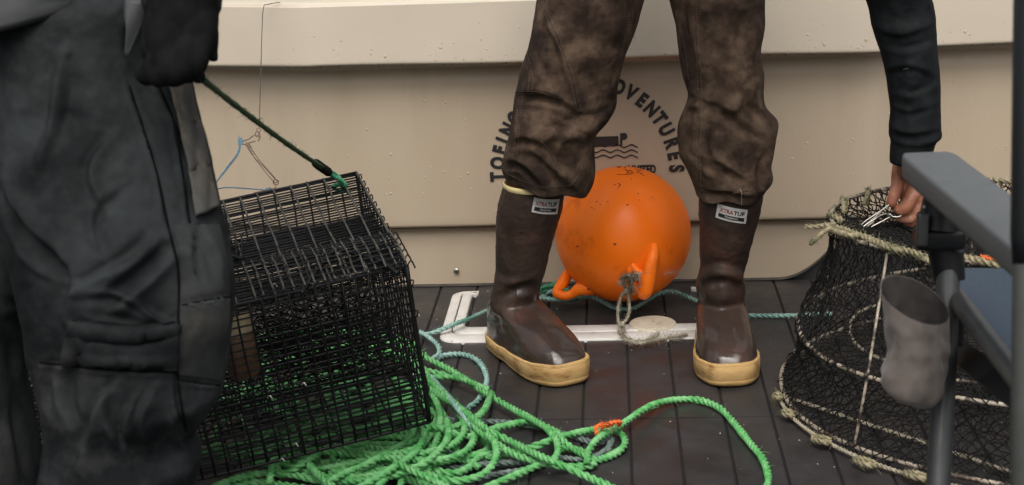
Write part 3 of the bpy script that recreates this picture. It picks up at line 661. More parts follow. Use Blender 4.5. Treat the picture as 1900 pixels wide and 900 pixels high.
hand = remesh_join('hand', [
    ('tube', [onY(1690, 250, -.61), onY(1688, 296, -.61), hp_(1690, 318, .0)], [.0225, .0215, .023]),
    ('tube', [hp_(1680, 306, .0), hp_(1691, 330, .004), hp_(1699, 352, .008)], [.0185, .0215, .0195]),
    ('tube', [hp_(1696, 308, .012), hp_(1707, 335, .018), hp_(1711, 358, .02)], [.018, .020, .018]),
    ('tube', [hp_(1680, 312, -.006), hp_(1682, 335, -.008), hp_(1685, 362, -.010), hp_(1690, 385, -.006)], [.014, .014, .0135, .012]),
    # thumb
    ('tube', [hp_(1671, 304, -.012), hp_(1667, 326, -.018), hp_(1664, 346, -.022), hp_(1660, 360, -.026), hp_(1654, 375, -.027)], [.0130, .0118, .0100, .0102, .0086]),
    # index, curled to meet the thumb
    ('tube', [hp_(1693, 332, -.014), hp_(1698, 347, -.024), hp_(1689, 370, -.030), hp_(1677, 389, -.028), hp_(1666, 388, -.020)], [.0120, .0132, .0118, .0105, .0085]),
    # middle
    ('tube', [hp_(1709, 342, .002), hp_(1716, 360, .000), hp_(1706, 388, -.008), hp_(1690, 404, -.008), hp_(1672, 405, -.010)], [.0112, .0118, .0108, .0095, .0078]),
    # ring
    ('tube', [hp_(1716, 345, .018), hp_(1723, 365, .018), hp_(1714, 394, .012), hp_(1698, 412, .008), hp_(1684, 412, .006)], [.0105, .0110, .010, .009, .0075]),
    # little
    ('tube', [hp_(1719, 345, .034), hp_(1727, 364, .036), hp_(1720, 388, .034), hp_(1706, 404, .030)], [.0095, .0095, .0088, .007])], .0014, M_skin, None, 2)
mb = MB(); a_, b_ = mesh_arrays(body); mb.add(a_, b_); a_, b_ = mesh_arrays(hand); mb.add(a_, b_)
bodyo = mb.build('body', M_skin, pb)
bh = bvh_of(bodyo)
mb = MB()
for (u, v, du_, dv_) in ((1650, 371, 5.5, 6.5),):
    G = [[hit(bh, u+a*du_, v+b*dv_, .0005) for a in np.linspace(-1, 1, 7)] for b in np.linspace(-1, 1, 7)]
    if all(g is not None for r_ in G for g in r_): mb.sheet(np.array(G))
if mb.v: mb.build('fingernail', M_nail, pb)
hb_ = MB(); bm = bmesh.new(); bmesh.ops.create_icosphere(bm, subdivisions=3, radius=1)
for v in bm.verts: v.co = Vector((v.co.x*.085, v.co.y*.098, v.co.z*.12))
hb_.bm(bm, (.332, -.985, 1.225), Euler((R(40), R(10), 0)).to_matrix()); hb_.build('hair', M_hair, pb)

# ================================================================== PERSON IN DARK RAIN GEAR (left, near)
ZA = 1.75
def yA(z): return z
pa = empty('person', (-.52, -1.47, 0), 'person in dark grey rain trousers and black glove, standing left and pulling on the rope', 'person')
def rowsA(L): return L
def garmentA(rows, *a, **k):
    rr = []
    for v, uL, uR, z, hb in rows:
        Y = dep((uL+uR)/2, v, z)[1]; rr.append((v, uL, uR, Y, hb))
    return garment(rr, *a, **k)
near = [(-260, -20, 330, 1.75, .088), (-150, -30, 335, 1.75, .088), (-60, -30, 330, 1.75, .088), (0, -25, 330, 1.75, .105), (60, -20, 330, 1.75, .105), (120, -15, 340, 1.75, .105), (160, -10, 351, 1.75, .105), (200, -5, 362, 1.75, .105), (280, 0, 381, 1.74, .104), (350, 5, 397, 1.73, .103), (410, 12, 412, 1.72, .102), (470, 25, 424, 1.72, .10), (540, 40, 433, 1.72, .10), (590, 52, 431, 1.72, .098), (650, 62, 424, 1.73, .096),
        (710, 74, 416, 1.73, .095), (740, 80, 406, 1.73, .093), (775, 86, 380, 1.74, .090), (808, 86, 357, 1.74, .088), (840, 82, 366, 1.74, .088), (860, 80, 369, 1.74, .088), (900, 77, 363, 1.75, .088), (960, 76, 358, 1.75, .088), (1040, 80, 352, 1.75, .088), (1110, 84, 350, 1.75, .088), (1135, 86, 348, 1.75, .086)]
fA = [(-.010, 11, [(305, 455), (270, 490), (225, 525), (190, 548)]), (.010, 13, [(290, 440), (240, 485), (180, 520), (130, 550)]), (.010, 12, [(330, 470), (280, 520), (220, 570), (190, 590)]), (-.009, 12, [(250, 560), (290, 580), (320, 590)]), (-.008, 8, [(135, 595), (190, 605), (250, 612), (320, 598)]), (.007, 9, [(135, 612), (200, 622), (260, 625), (325, 612)]),
      (-.006, 5, [(75, 672), (140, 680), (200, 686), (270, 690), (325, 690)]), (.006, 7, [(125, 662), (200, 672), (270, 676), (325, 672)]), (-.007, 5, [(329, 700), (332, 750), (345, 810), (362, 845)]), (-.006, 4.5, [(335, 568), (370, 560), (430, 550)]), (-.006, 4.5, [(332, 705), (375, 712), (410, 712)]), (-.007, 5, [(240, 160), (262, 230), (290, 320), (310, 420)]), (-.008, 6, [(295, 160), (320, 220), (335, 300), (352, 410)]),
      (-.010, 12, [(5, 360), (40, 430), (90, 490), (140, 515)]), (.009, 12, [(20, 350), (60, 420), (120, 480)]), (.008, 8, [(150, 548), (210, 545), (260, 570), (300, 600)]), (-.008, 8, [(170, 585), (215, 590), (255, 598)]), (-.007, 9, [(95, 670), (85, 720), (90, 780)]), (.007, 10, [(380, 430), (400, 480), (410, 530)]), (-.006, 9, [(370, 420), (365, 480), (380, 530)]), (.007, 10, [(250, 740), (230, 790), (235, 850)]), (.006, 10, [(355, 860), (330, 820), (320, 770)]), (.008, 16, [(120, 100), (105, 160), (100, 240), (70, 330)]), (-.009, 18, [(130, 120), (125, 200), (90, 300), (50, 380)]), (.008, 14, [(100, 440), (140, 520), (130, 590)]), (-.008, 14, [(160, 640), (120, 720), (150, 820)]), (.008, 14, [(230, 700), (180, 760), (150, 850), (130, 890)]), (-.008, 12, [(200, 720), (210, 790), (250, 850)]), (.006, 10, [(290, 720), (260, 780), (280, 850)]), (-.006, 10, [(230, 350), (180, 400), (190, 470)]), (.006, 12, [(210, 250), (170, 320), (200, 400)]), (-.005, 5, [(345, 780), (352, 808), (358, 830)])]
fA = [(a*1.0, w_*.85, p) for a, w_, p in fA]
VA, NA, QA = garmentA(near, fA, [(.010, 4), (.0035, 12), (.0015, 34)], N=280, step=.003, seed=11, ridge=.3)
far = [(-150, -160, 90, 1.93, .09), (-60, -160, 80, 1.93, .09), (100, -160, 75, 1.93, .09), (250, -155, 70, 1.93, .09), (400, -150, 66, 1.92, .09), (520, -145, 60, 1.92, .088), (600, -140, 42, 1.92, .086), (680, -138, 38, 1.92, .084), (750, -138, 44, 1.92, .083), (800, -135, 54, 1.92, .082), (850, -132, 64, 1.92, .082), (900, -130, 68, 1.92, .082), (980, -128, 72, 1.92, .082), (1060, -126, 74, 1.92, .082)]
VF, NF, QF = garmentA(far, [(-.007, 9, [(0, 560), (45, 566), (80, 570)]), (.006, 12, [(0, 600), (30, 640), (40, 700)]), (-.006, 10, [(20, 740), (30, 820), (50, 890)])], [(.010, 4), (.0025, 13)], N=110, step=.006, seed=13, ridge=.3)
mb = MB(); mb.grid(hem(VA, QA, -1, .9, .03), True); mb.grid(hem(VF, QF, -1, .9, .03), True); rt = mb.build('rain_trousers', M_rain, pa)
ba = bvh_of(rt)
for s in ([(240, 160), (262, 230), (290, 320), (312, 420), (330, 500), (331, 600), (330, 700), (345, 800)], [(75, 672), (140, 680), (200, 686), (270, 690), (328, 690)], [(335, 568), (370, 560), (430, 550)], [(332, 705), (375, 712), (408, 714)], [(135, 594), (190, 604), (250, 611), (325, 598)], [(295, 160), (320, 220), (335, 300), (352, 415)]):
    surf_line(ba, s, .0016, M_rainseam, 'seam', rt, .0)
# side panel, worn and dirty
mb = MB(); L1 = pxline([(303, 150), (326, 220), (343, 300), (360, 405)], 6); L2 = pxline([(345, 147), (358, 200), (379, 282), (400, 385)], 6); G = []
for t in np.linspace(0, 1, 46):
    a = L1[int(t*(len(L1)-1))]; b = L2[int(t*(len(L2)-1))]; row = [hit(ba, *(a+(b-a)*s), off=.0035+.0012*math.sin(s*9+t*12)) for s in np.linspace(0.02, .97, 12)]
    if all(r_ is not None for r_ in row): G.append(row)
if len(G) > 3: mb.sheet(np.array(G)); pk = mb.build('side_panel', M_pocket, rt); pk['label'] = 'worn, salt-stained side panel'; md = pk.modifiers.new('s', 'SOLIDIFY'); md.thickness = .003; md.offset = -1
# worn outer side of the leg
mb = MB(); L1 = pxline([(318, 418), (332, 480), (331, 600), (330, 700)], 6); L2 = pxline([(408, 416), (422, 480), (428, 560), (421, 640), (409, 712)], 6); G = []
for t in np.linspace(0.01, .99, 50):
    a = L1[int(t*(len(L1)-1))]; b = L2[int(t*(len(L2)-1))]; row = [hit(ba, *(a+(b-a)*s), off=.0007) for s in np.linspace(.02, .98, 16)]
    if all(r_ is not None for r_ in row): G.append(row)
if len(G) > 3: mb.sheet(np.array(G)); pk = mb.build('outer_panel', M_worn, rt); pk['label'] = 'faded outer leg panel'
# knee patch
mb = MB(); G = []
for t in np.linspace(0, 1, 16):
    a = np.array([130-12*t, 600+75*t]); b = np.array([330-2*t, 602+86*t]); row = [hit(ba, a[0]+(b[0]-a[0])*s, a[1]+(b[1]-a[1])*s+8*math.sin(s*3.14)*(1-t)+4*math.sin(s*3.14), off=.003) for s in np.linspace(0, 1, 40)]
    if all(r_ is not None for r_ in row): G.append(row)
if len(G) > 3: mb.sheet(np.array(G)); kp = mb.build('knee_patch', M_rain, rt); md = kp.modifiers.new('s', 'SOLIDIFY'); md.thickness = .003; md.offset = -1
# jacket with hem and torso above the picture
def pA(u, v, z=ZA): return dep(u, v, z)
jk = [(-900, -60, 330, 1.80, .13), (-700, -110, 360, 1.80, .16), (-500, -110, 340, 1.80, .165), (-300, -100, 325, 1.80, .17), (-150, -110, 322, 1.80, .175), (-60, -110, 318, 1.80, .175), (0, -110, 300, 1.80, .172), (22, -108, 290, 1.80, .170)]
VJ, NJ, QJ = garmentA(jk, [(.006, 10, [(60, 10), (150, -5), (240, -20)])], [(.014, 5), (.005, 14)], N=120, step=.008, seed=21, ridge=.4)
k = np.clip((np.arange(len(VJ))-len(VJ)+22)/22, 0, 1)[:, None]; VJ[..., 2] += k*(VJ[..., 0]-VJ[-1, :, 0].mean())*.24
mb = MB(); mb.grid(hem(VJ, QJ, -1, .88, .03), True); jkt = mb.build('jacket', M_jacket, pa)
# forearm sleeve + flap
mb = MB(); fl = smooth([pA(290, -420, 1.70), pA(330, -230, 1.68), pA(340, -90, 1.66), pA(338, -30, 1.635), pA(337, 5, 1.62)], .01)
mb.tube(fl, np.linspace(.06, .040, len(fl)), 28); mb.build('sleeve', M_jacket, pa)
Gf = [[pA(236+a*44-6*b, 0+b*105-a*b*30*0, 1.655-.004*math.sin(a*3.1+b*4)) for a in np.linspace(0, 1-.85*b, 8)] for b in np.linspace(0, 1, 12)]
mb = MB(); mb.sheet(np.array(Gf)); jf = mb.build('jacket_tab', M_jacket, pa); md = jf.modifiers.new('s', 'SOLIDIFY'); md.thickness = .006
# glove: fist closed round the rope
GZ = 1.615
def g_(u, v, dz=0.0): return dep(u, v, GZ+dz)
gl = remesh_join('glove', [
    ('tube', [g_(338, -45), g_(338, 0), g_(336, 40)], [.034, .0345, .034]),
    ('tube', [g_(305, -20, .01), g_(303, 50, .01), g_(296, 92, 0)], [.017, .021, .019]),
    ('tube', [g_(322, 20, 0), g_(318, 70, -.01), g_(312, 110, -.02)], [.026, .026, .017]),
    ('tube', [g_(360, 20, 0), g_(362, 60, -.01), g_(360, 98, -.015)], [.022, .022, .0165]),
    ('tube', [g_(376, -40, 0), g_(383, 30, .01), g_(380, 80, .01)], [.012, .0125, .012]),
    ('tube', [g_(385, 60, .0), g_(389, 92, .0), g_(396, 106, .0)], [.0115, .009, .0055]),
    ('tube', [g_(372, 80, -.02), g_(363, 118, -.024), g_(348, 136, -.016), g_(334, 128, .0)], [.0125, .0120, .0105, .009]),
    ('tube', [g_(350, 85, -.022), g_(340, 124, -.03), g_(322, 142, -.02), g_(308, 132, .0)], [.0130, .0125, .0110, .0095]),
    ('tube', [g_(326, 88, -.02), g_(314, 124, -.026), g_(296, 143, -.018), g_(286, 132, .0)], [.0125, .0120, .0108, .009]),
    ('tube', [g_(303, 85, -.01), g_(288, 118, -.016), g_(274, 140, -.012), g_(266, 140, .0)], [.0115, .0112, .010, .0085]),
    ('tube', [g_(350, 120, .0), g_(360, 134, -.002), g_(369, 143, -.004)], [.011, .009, .0072])], .0022, M_glove, None, 2)
mb = MB(); mb.add(*mesh_arrays(gl)); mb.build('glove', M_glove, pa)
body = remesh_join('body', [
    ('tube', [pA(120, -120, 1.78), pA(190, 100), pA(235, 480), pA(225, 800), (pA(218, 1230))], [.08, .07, .055, .045, .033]),
    ('tube', [pA(40, -150, 1.90), pA(-40, 200, 1.94), pA(-45, 520, 1.94), pA(-35, 800, 1.94), pA(-25, 1130, 1.93)], [.075, .06, .045, .038, .03]),
    ('tube', [pA(105, -60, 1.80), pA(110, -250, 1.80), pA(115, -500, 1.80), pA(120, -720, 1.78), pA(125, -800)], [.085, .085, .095, .10, .055]),
    ('tube', [pA(125, -800), pA(130, -900)], [.05, .05]),
    ('ell', pA(140, -1010), (.078, .095, .12), None), ('ell', pA(190, -1000, 1.68), (.014, .02, .024), None),
    ('tube', [pA(180, -740), pA(280, -720), pA(300, -560), pA(292, -415, 1.70), pA(330, -230, 1.68), pA(340, -90, 1.66), pA(338, -30, 1.635), g_(336, 30)], [.06, .055, .045, .038, .032, .026, .024, .022]),
    ('tube', [pA(60, -740), pA(-40, -720, 1.8), pA(-90, -500, 1.85), pA(-80, -300, 1.85), pA(-60, -150, 1.8)], [.06, .055, .045, .035, .026])], .008, M_skin)
mb = MB(); mb.add(*mesh_arrays(body)); mb.build('body', M_skin, pa)
hb_ = MB(); bm = bmesh.new(); bmesh.ops.create_icosphere(bm, subdivisions=3, radius=1)
for v in bm.verts: v.co = Vector((v.co.x*.088, v.co.y*.102, v.co.z*.12))
hb_.bm(bm, pA(128, -1035, 1.78)); hb_.build('hair', M_hair, pa)
# dark deck boots of the left person, below the picture
for u, v, z in ((220, 1200, 1.75), (-20, 1120, 1.92)):
    p = pA(u, v, z); mb = MB(); rows_ = []
    for zz in np.r_[np.linspace(.0, .05, 8), np.linspace(.056, .12, 16), np.linspace(.13, .24, 6)]:
        o = foot_outline(zz, .003, 60); rows_.append(np.c_[p[0]-.07+o[:, 0]*.8, p[1]+o[:, 1]-o[:, 0]*.35, np.full(60, zz)])
    mb.grid(np.array(rows_), True); mb.build('boot', M_joint, pa)

# ================================================================== BUOY
by_c = None
for zz in np.linspace(3.3, 2.4, 1801):
    c_ = dep(1156, 434, zz)
    if c_[1] <= -.158: by_c = c_; by_r = 125.5/F*zz; break
buoy = empty('buoy', (by_c[0], by_c[1], 0), 'round orange vinyl buoy resting on the deck between the brown boots', 'buoy')
mb = MB(); bm = bmesh.new(); bmesh.ops.create_uvsphere(bm, u_segments=128, v_segments=96, radius=by_r)
for v in bm.verts:
    n_ = v.co.normalized(); v.co += n_*(.0006*noise.noise(v.co*18)+.0009*noise.noise(v.co*6))
mb.bm(bm, by_c); bsph = mb.build('float_ball', M_orange, buoy); bb = bvh_of(bsph)
def bpt(u, v, off=0):
    h = hit(bb, u, v); return by_c+(h-by_c)*(1+off/by_r)
# front eye: a thick rib that runs up the ball with a lug and hole at its lower end
def lug(path, rad, hole_c, hole_r):
    pass
mb = MB()
rp = [(bpt(1216, 452, -.006), .0055), (bpt(1212, 464, .003), .0095), (bpt(1204, 484, .012), .0125), (bpt(1196, 504, .020), .0145), (bpt(1190, 520, .026), .0150), (bpt(1186, 528, .024), .0130)]
Z = smooth(np.array([(*p, r_) for p, r_ in rp]), .002); mb.tube(Z[:, :3], Z[:, 3], 24)
rp = [(bpt(1174, 492, -.004), .006), (bpt(1180, 500, .006), .008), (bpt(1190, 503, .013), .009), (bpt(1197, 500, .012), .009)]
Z = smooth(np.array([(*p, r_) for p, r_ in rp]), .002); mb.tube(Z[:, :3], Z[:, 3], 20)
rp = [(bpt(1172, 494, -.006), .007), (bpt(1170, 508, .000), .008), (bpt(1176, 526, .004), .008), (bpt(1186, 534, .010), .008)]
Z = smooth(np.array([(*p, r_) for p, r_ in rp]), .002); mb.tube(Z[:, :3], Z[:, 3], 20)
mb.build('front_eye', M_orange, buoy)
# left eye loop near the deck
mb = MB(); Yl = by_c[1]-.02
lp = [(1062, 492, .02, .008), (1050, 515, .0, .011), (1040, 532, -.015, .0115), (1034, 544, -.03, .0095), (1048, 549, -.035, .0085), (1062, 545, -.035, .009), (1076, 536, -.035, .013), (1092, 533, -.03, .016), (1108, 530, .0, .018)]
Z = smooth(np.array([(*onY(u, v, Yl+dy), r_) for u, v, dy, r_ in lp]), .002); mb.tube(Z[:, :3], Z[:, 3], 24); mb.build('side_eye', M_orange, buoy)
mb = MB(); 
for u, v, s in ((1092, 536, .004), (1072, 457, .0025), (1141, 453, .0025), (1114, 380, .0014), (1141, 343, .0018), (1150, 344, .0012), (1107, 374, .0016), (1164, 380, .002), (1184, 359, .0016), (1186, 371, .0013), (1085, 395, .001), (1098, 385, .0014), (1103, 388, .001), (1127, 374, .0012), (1171, 333, .0014), (1147, 350, .001), (1119, 422, .0010)):
    c = bpt(u, v, .0); mb.add(dv*s*np.array([1.1, .5, .9])+c, df)
tag(mb.build('dirt_spots', M_dirt, buoy), kind='stuff')
strokes = [[(1145, 308), (1149, 312), (1152, 308), (1147, 306), (1145, 311)], [(1157, 305), (1162, 308), (1158, 312)], [(1160, 316), (1172, 318), (1168, 322), (1161, 314)], [(1145, 324), (1163, 324), (1175, 322), (1168, 316), (1162, 323)], [(1178, 313), (1186, 317), (1181, 320), (1192, 322)], [(1185, 308), (1193, 315), (1186, 316)], [(1172, 306), (1180, 307)], [(1188, 322), (1196, 327)], [(1146, 340), (1151, 343), (1147, 347)]]
mb = MB()
for s in strokes:
    q = [bpt(u, v, .0003) for u, v in pxline(s, 1.2) if hit(bb, u, v) is not None]
    if len(q) > 3: mb.tube(np.array(q), .00075, 5)
mb.build('marker_scrawl', M_dirt, buoy)
for _s in [0]:
    mb = MB()
    for k in range(60):
        u = random.gauss(1250, 12); v = 505+(u-1250)*-.15+random.gauss(0, 2.4); h = hit(bb, u, v)
        if h is None: continue
        q = [bpt(u, v, .0002), bpt(u+random.uniform(1, 4), v-1, .0003)]
        mb.tube(np.array([q[0], (q[0]+q[1])/2, q[1]]), .0003, 4)
    tag(mb.build('scuffs', M_speck, buoy), kind='stuff')

# frayed twine tied through the front eye
def mk(name, m, label, cat, lines, Rr, fuzz=0, grp=None, **k):
    mb = MB(); first = None
    for l in lines: 
        q = rope(mb, np.array(l, float), Rr, fuzz=fuzz, **k); first = q[0] if first is None else first
    o = mb.build(name, m); tag(o, label, cat, grp); return o
yb = by_c[1]-by_r
def T_(u, v, y): return onY(u, v, y)
y0 = float(bpt(1170, 510)[1])-.012; y1 = float(bpt(1160, 545)[1])-.02
tw = [[T_(1176, 520, y0-.02), T_(1186, 512, y0-.03), T_(1180, 508, y0-.028), T_(1166, 512, y0-.02), T_(1158, 520, y0-.015), T_(1160, 534, y0-.012), T_(1168, 545, y0-.010), T_(1174, 534, y0-.02), T_(1166, 520, y0-.026), T_(1176, 512, y0-.034)],
      [T_(1150, 530, y0-.01), T_(1154, 516, y0-.016), T_(1166, 511, y0-.03), T_(1172, 524, y0-.03), T_(1166, 540, y0-.018)],
      [T_(1164, 538, y0-.016), T_(1154, 548, y0-.02), T_(1147, 570, y0-.03), T_(1147, 592, y0-.04), T_(1151, 606, y0-.05), T_(1153, 616, y0-.055)],
      [T_(1161, 536, y0-.018), T_(1166, 552, y0-.022), T_(1168, 572, y0-.032), T_(1163, 592, y0-.04), T_(1152, 604, y0-.05), T_(1149, 616, y0-.055)],
      [T_(1150, 600, y0-.045), T_(1157, 606, y0-.052), T_(1155, 616, y0-.056), T_(1148, 618, y0-.055)],
      [onZ(1151, 616, .022), onZ(1156, 626, .016), onZ(1170, 633, .013), onZ(1195, 633, .012), onZ(1216, 625, .014), onZ(1222, 618, .018)],
      [onZ(1153, 618, .022), onZ(1162, 628, .014), onZ(1185, 637, .012), onZ(1215, 632, .011), onZ(1245, 626, .010), onZ(1275, 620, .009)]]
twl = mk('frayed_twine', M_twine, 'frayed grey-beige twine knotted through the front eye of the orange buoy', 'twine', tw, .0032, fuzz=900)
mb = MB()
Qe = smooth([onZ(1190, 634, .013), onZ(1230, 628, .012), onZ(1265, 621, .010)], .002); hair(mb, Qe, .004, 110, .012)
Qe = smooth(tw[0], .002); hair(mb, Qe, .004, 160, .012); Qe = smooth(tw[5], .002); hair(mb, Qe, .004, 160, .012)
o = mb.build('frayed_fibres', M_twine, twl); tag(o, kind='stuff')

# ================================================================== WIRE TRAP
W_, D_, H_ = .70, .348, .2655
th = Vector((.20344063, -.08669405, .3335217)); RT = np.array(Matrix.Rotation(th.length, 3, th.normalized()))
TO = np.array([-.28269215, -.9633284, .08205])
def tl(a, b, c): return TO+RT@np.array([a, b, c])      # a: -W_..0, b: 0..D_, c: 0..H_
trap = empty('wire_trap', TO, 'black wire mesh trap tilted on the heap of green rope', 'trap')
def wire(mb, p, q, r=.0015, sag=.0, n=5, k=5):
    P = np.linspace(0, 1, k)[:, None]; P = p*(1-P)+q*P; P[1:-1] += np.random.randn(k-2, 3)*sag; mb.tube(P, r, n, True)
def facegrid(name, f, la, lb, sa, sb, r=.0015, off=.0018, jit=.0006, parent=trap, a0=0, b0=0, m=M_wire, mi=0, r2=1.12):
    """wires in two layers: rows of constant b, then rows of constant a"""
    mb = MB()
    nb = int((lb-b0)/sb+.5); na = int((la-a0)/sa+.5)
    for i in range(nb+1):
        b = b0+(lb-b0)*i/nb; wire(mb, f(a0, b, 0), f(la, b, 0), r, jit)
    for i in range(na+1):
        a = a0+(la-a0)*i/na; P = f(a, b0, off)*(1-np.linspace(0, 1, 7)[:, None])+f(a, lb, off)*np.linspace(0, 1, 7)[:, None]; P[1:-1] += np.random.randn(5, 3)*jit; mb.tube(P, r*r2, 5, True, mi)
    return mb.build(name, m, parent)
facegrid('top_panel', lambda a, b, o: tl(-a, b, H_+o), W_, D_, .0265, .0092, r=.0014, m=[M_wire, M_wire_hi], mi=1, r2=1.25)
facegrid('front_panel', lambda a, b, o: tl(-a, 0-o, b), W_, H_, .0190, .0122, r=.0015)
facegrid('back_panel', lambda a, b, o: tl(-a, D_+o, b), W_, H_, .0265, .0135)
facegrid('bottom_panel', lambda a, b, o: tl(-a, b, 0-o), W_, D_, .0265, .0125, r=.0017)
facegrid('inner_panel', lambda a, b, o: tl(-a, .012+b, H_-.022-.02*b+o), W_, .235, .0265, .0068, r=.0014)
facegrid('inner_panel', lambda a, b, o: tl(-a, .10+.10*b/H_, b+o), W_, H_*.5, .0205, .0118, r=.0012)
facegrid('end_panel', lambda a, b, o: tl(-W_-o, a, b), D_, H_, .0265, .0125)
facegrid('end_panel', lambda a, b, o: tl(0+o, a, b), D_, H_, .0265, .0265, r=.0012)
mb = MB()
for p, q in (((0, 0, 0), (0, 0, H_)), ((0, 0, H_), (0, D_, H_)), ((0, D_, H_), (0, D_, 0)), ((0, 0, 0), (0, D_, 0)), ((0, 0, 0), (-W_, 0, 0)), ((0, 0, H_), (-W_, 0, H_)), ((0, D_, H_), (-W_, D_, H_)), ((0, D_, 0), (-W_, D_, 0)), ((-W_, 0, 0), (-W_, 0, H_)), ((-W_, D_, 0), (-W_, D_, H_))):
    wire(mb, tl(*p), tl(*q), .0038 if p[:2] == (0, 0) and q[:2] == (0, 0) else .0027, .0008, 6, 9)
mb.build('frame', M_wire, trap)
# door: doubled mesh panel hooked over the front top edge
def tpl(u, v, plane):
    """photo pixel -> local point on the top (c=H) or front (b=0) plane"""
    d = RT.T@ray(u, v); o = RT.T@(CAM-TO)
    t = ((H_-o[2])/d[2]) if plane == 'top' else ((0-o[1])/d[1]); return o+d*t
dA, dB = -.205, -.002
def doorf(a, b, o):
    # b runs from the top face over the edge; slight bulge
    z = H_+.010+o+.008*math.sin(max(0, min(1, b/.10))*math.pi); return tl(-a, b-.004, z)
mbd = MB()
for i in range(9):
    b = .098*i/8; P = np.array([doorf(-dB+(-dA+dB)*t, b, 0) for t in np.linspace(0, 1, 18)])+np.random.randn(18, 3)*.0006; mbd.tube(P, .00115, 5)
for i in range(15):
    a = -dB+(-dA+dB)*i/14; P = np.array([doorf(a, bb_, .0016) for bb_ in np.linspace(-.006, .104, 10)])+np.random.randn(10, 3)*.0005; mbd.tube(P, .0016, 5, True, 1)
mbd.build('door', [M_wire, M_wire_hi], trap)
def hog(p, r_):          # bent wire ends and rings along the right-hand edges
    mb = MB(); mb.tube(smooth(p, .002), r_, 5); mb.build('hog_ring', M_wire, trap)
for a in np.linspace(.0, .098, 6): hog([tl(.001, a, H_), tl(.008, a+.002, H_+.006), tl(.012, a, H_-.006)], .0012)
for a in np.linspace(.11, .33, 9): hog([tl(.0, a, H_), tl(.004, a+.002, H_+.004), tl(.005, a, H_-.004)], .0011)
for a in (.01, .06, .12, .19, .24): hog([tl(.0, .002, a), tl(.006, -.004, a+.003), tl(.003, -.006, a-.006)], .0012)
for u, v in ((627, 466), (622, 477), (506, 535), (770, 590), (715, 448), (700, 452), (560, 718), (497, 742), (520, 858), (545, 830)):
    l = tpl(u, v, 'front' if v > 560 else 'top'); p = tl(*l)+np.array([0, -.004, .004])
    mb = MB(); mb.tube(smooth([p, p+np.array([.004, 0, .004]), p+np.array([.008, -.001, -.001])], .001), .0012, 5); mb.build('shiny_clip', M_steel, trap)
# small second hook panel at the left
def L2(u, v, dz=.004): l = tpl(u, v, 'top'); return tl(l[0], l[1], l[2]+dz)
mb = MB()
for i in range(5):
    x = 405+i*11; mb.tube(np.array([L2(x, 442-i*1.2), L2(x+1, 465-i, .007), L2(x+2, 487-i*.5)]), .0014, 5)
for i in range(5):
    y = 444+i*11; mb.tube(np.array([L2(400, y, .003), L2(425, y-3, .005), L2(452, y-6, .003)]), .0011, 5)
mb.tube(np.array([L2(395, 478, .01), L2(430, 487, .012), L2(453, 490, .008)]), .0028, 8)
mb.build('hook_panel', M_wire, trap)
# rubber cord holding the door
mb = MB(); top = L2(629, 476, .014)
mb.tube(smooth([L2(560, 549, .004), L2(590, 516, .012), top, ], .003), .0034, 10); mb.tube(smooth([top, L2(665, 487, .013), L2(705, 494, .010), L2(738, 512, .004)], .003), .0034, 10)
mb.build('rubber_cord', M_joint, trap)
# twine funnel inside the right end
mb = MB(); n1, n2 = 22, 12; ring = [np.array([0, D_*.5+D_*.46*math.cos(a), H_*.5+H_*.46*math.sin(a)*1.0]) for a in np.linspace(0, 2*math.pi, n1, endpoint=False)]
def fn(i, j):
    a = (i+.5*(j % 2))/n1*2*math.pi; t = j/n2; cy = D_*.5; cz = H_*.52; ry = D_*.47*(1-t)+.05*t; rz = H_*.46*(1-t)+.035*t
    return tl(-.005-.20*t+.012*math.sin(a*5)*t, cy+ry*math.cos(a)*(1+.04*math.sin(a*7)), cz+rz*math.sin(a)-.02*math.sin(t*3.14))+np.random.randn(3)*.001*0
for j in range(n2):
    for i in range(n1):
        for di in ((0, 1) if j % 2 else (-1, 0)):
            mb.tube(np.array([fn(i, j), fn(i+di, j+1)]), .0010, 4, False)
for s in (0, 1, 2, 3): mb.tube(np.array([fn(s*5.5, n2), tl(-.42, D_*.5+.06*math.cos(s*1.6), H_*.5+.06*math.sin(s*1.6))]), .0012, 4)
mb.build('entry_funnel', M_net, trap)
mb = MB()       # inner partition of net
for i in range(22):
    t = i/21; mb.tube(smooth([tl(-.05-.30*t, .02, H_-.01), tl(-.06-.18*t, .10, H_*.55), tl(-.02-.10*t, .16+.05*t, .02)], .01)+0, .0009, 4)
for j in range(14):
    t = j/13; mb.tube(smooth([tl(-.04-.02*t, .02+.12*t, H_-.01-(H_-.04)*t), tl(-.16-.02*t, .03+.12*t, H_-.03-(H_-.06)*t), tl(-.34+.2*t, .02+.16*t, H_-.01-(H_-.04)*t)], .01), .0009, 4)
mb.build('inner_net', M_net, trap)
mb = MB()
for s_ in (1, -1):
    for i in range(-14, 60):
        a0_ = i*.0145; P = [];
        for t in np.linspace(0, 1, 9):
            a_ = a0_+s_*t*.20; 
            if 0 < a_ < W_: P.append(tl(-a_, .14+.10*t+.012*math.sin(a_*19), .012+(H_-.03)*(.42*t))+np.random.randn(3)*.0016)
        if len(P) > 2: mb.tube(np.array(P), .0011, 4, False)
mb.build('inner_net', M_net, trap)
# bait tub inside
jc = tl(-.249, .045, .188); jar = empty('bait_tub', jc, 'cream and brown bait tub seen through the wire mesh trap', 'bait tub')
mb = MB(); P = np.array([jc+RT@np.array([0, 0, z]) for z in (-.06, -.055, -.02, .015)]); mb.tube(P, [.020, .023, .024, .023], 28); mb.build('tub', M_jar2, jar)
mb = MB(); P = np.array([jc+RT@np.array([0, 0, z]) for z in (.014, .017, .04, .045, .047)]); mb.tube(P, [.0245, .0255, .0255, .0245, .018], 32); mb.build('lid', M_jar, jar)

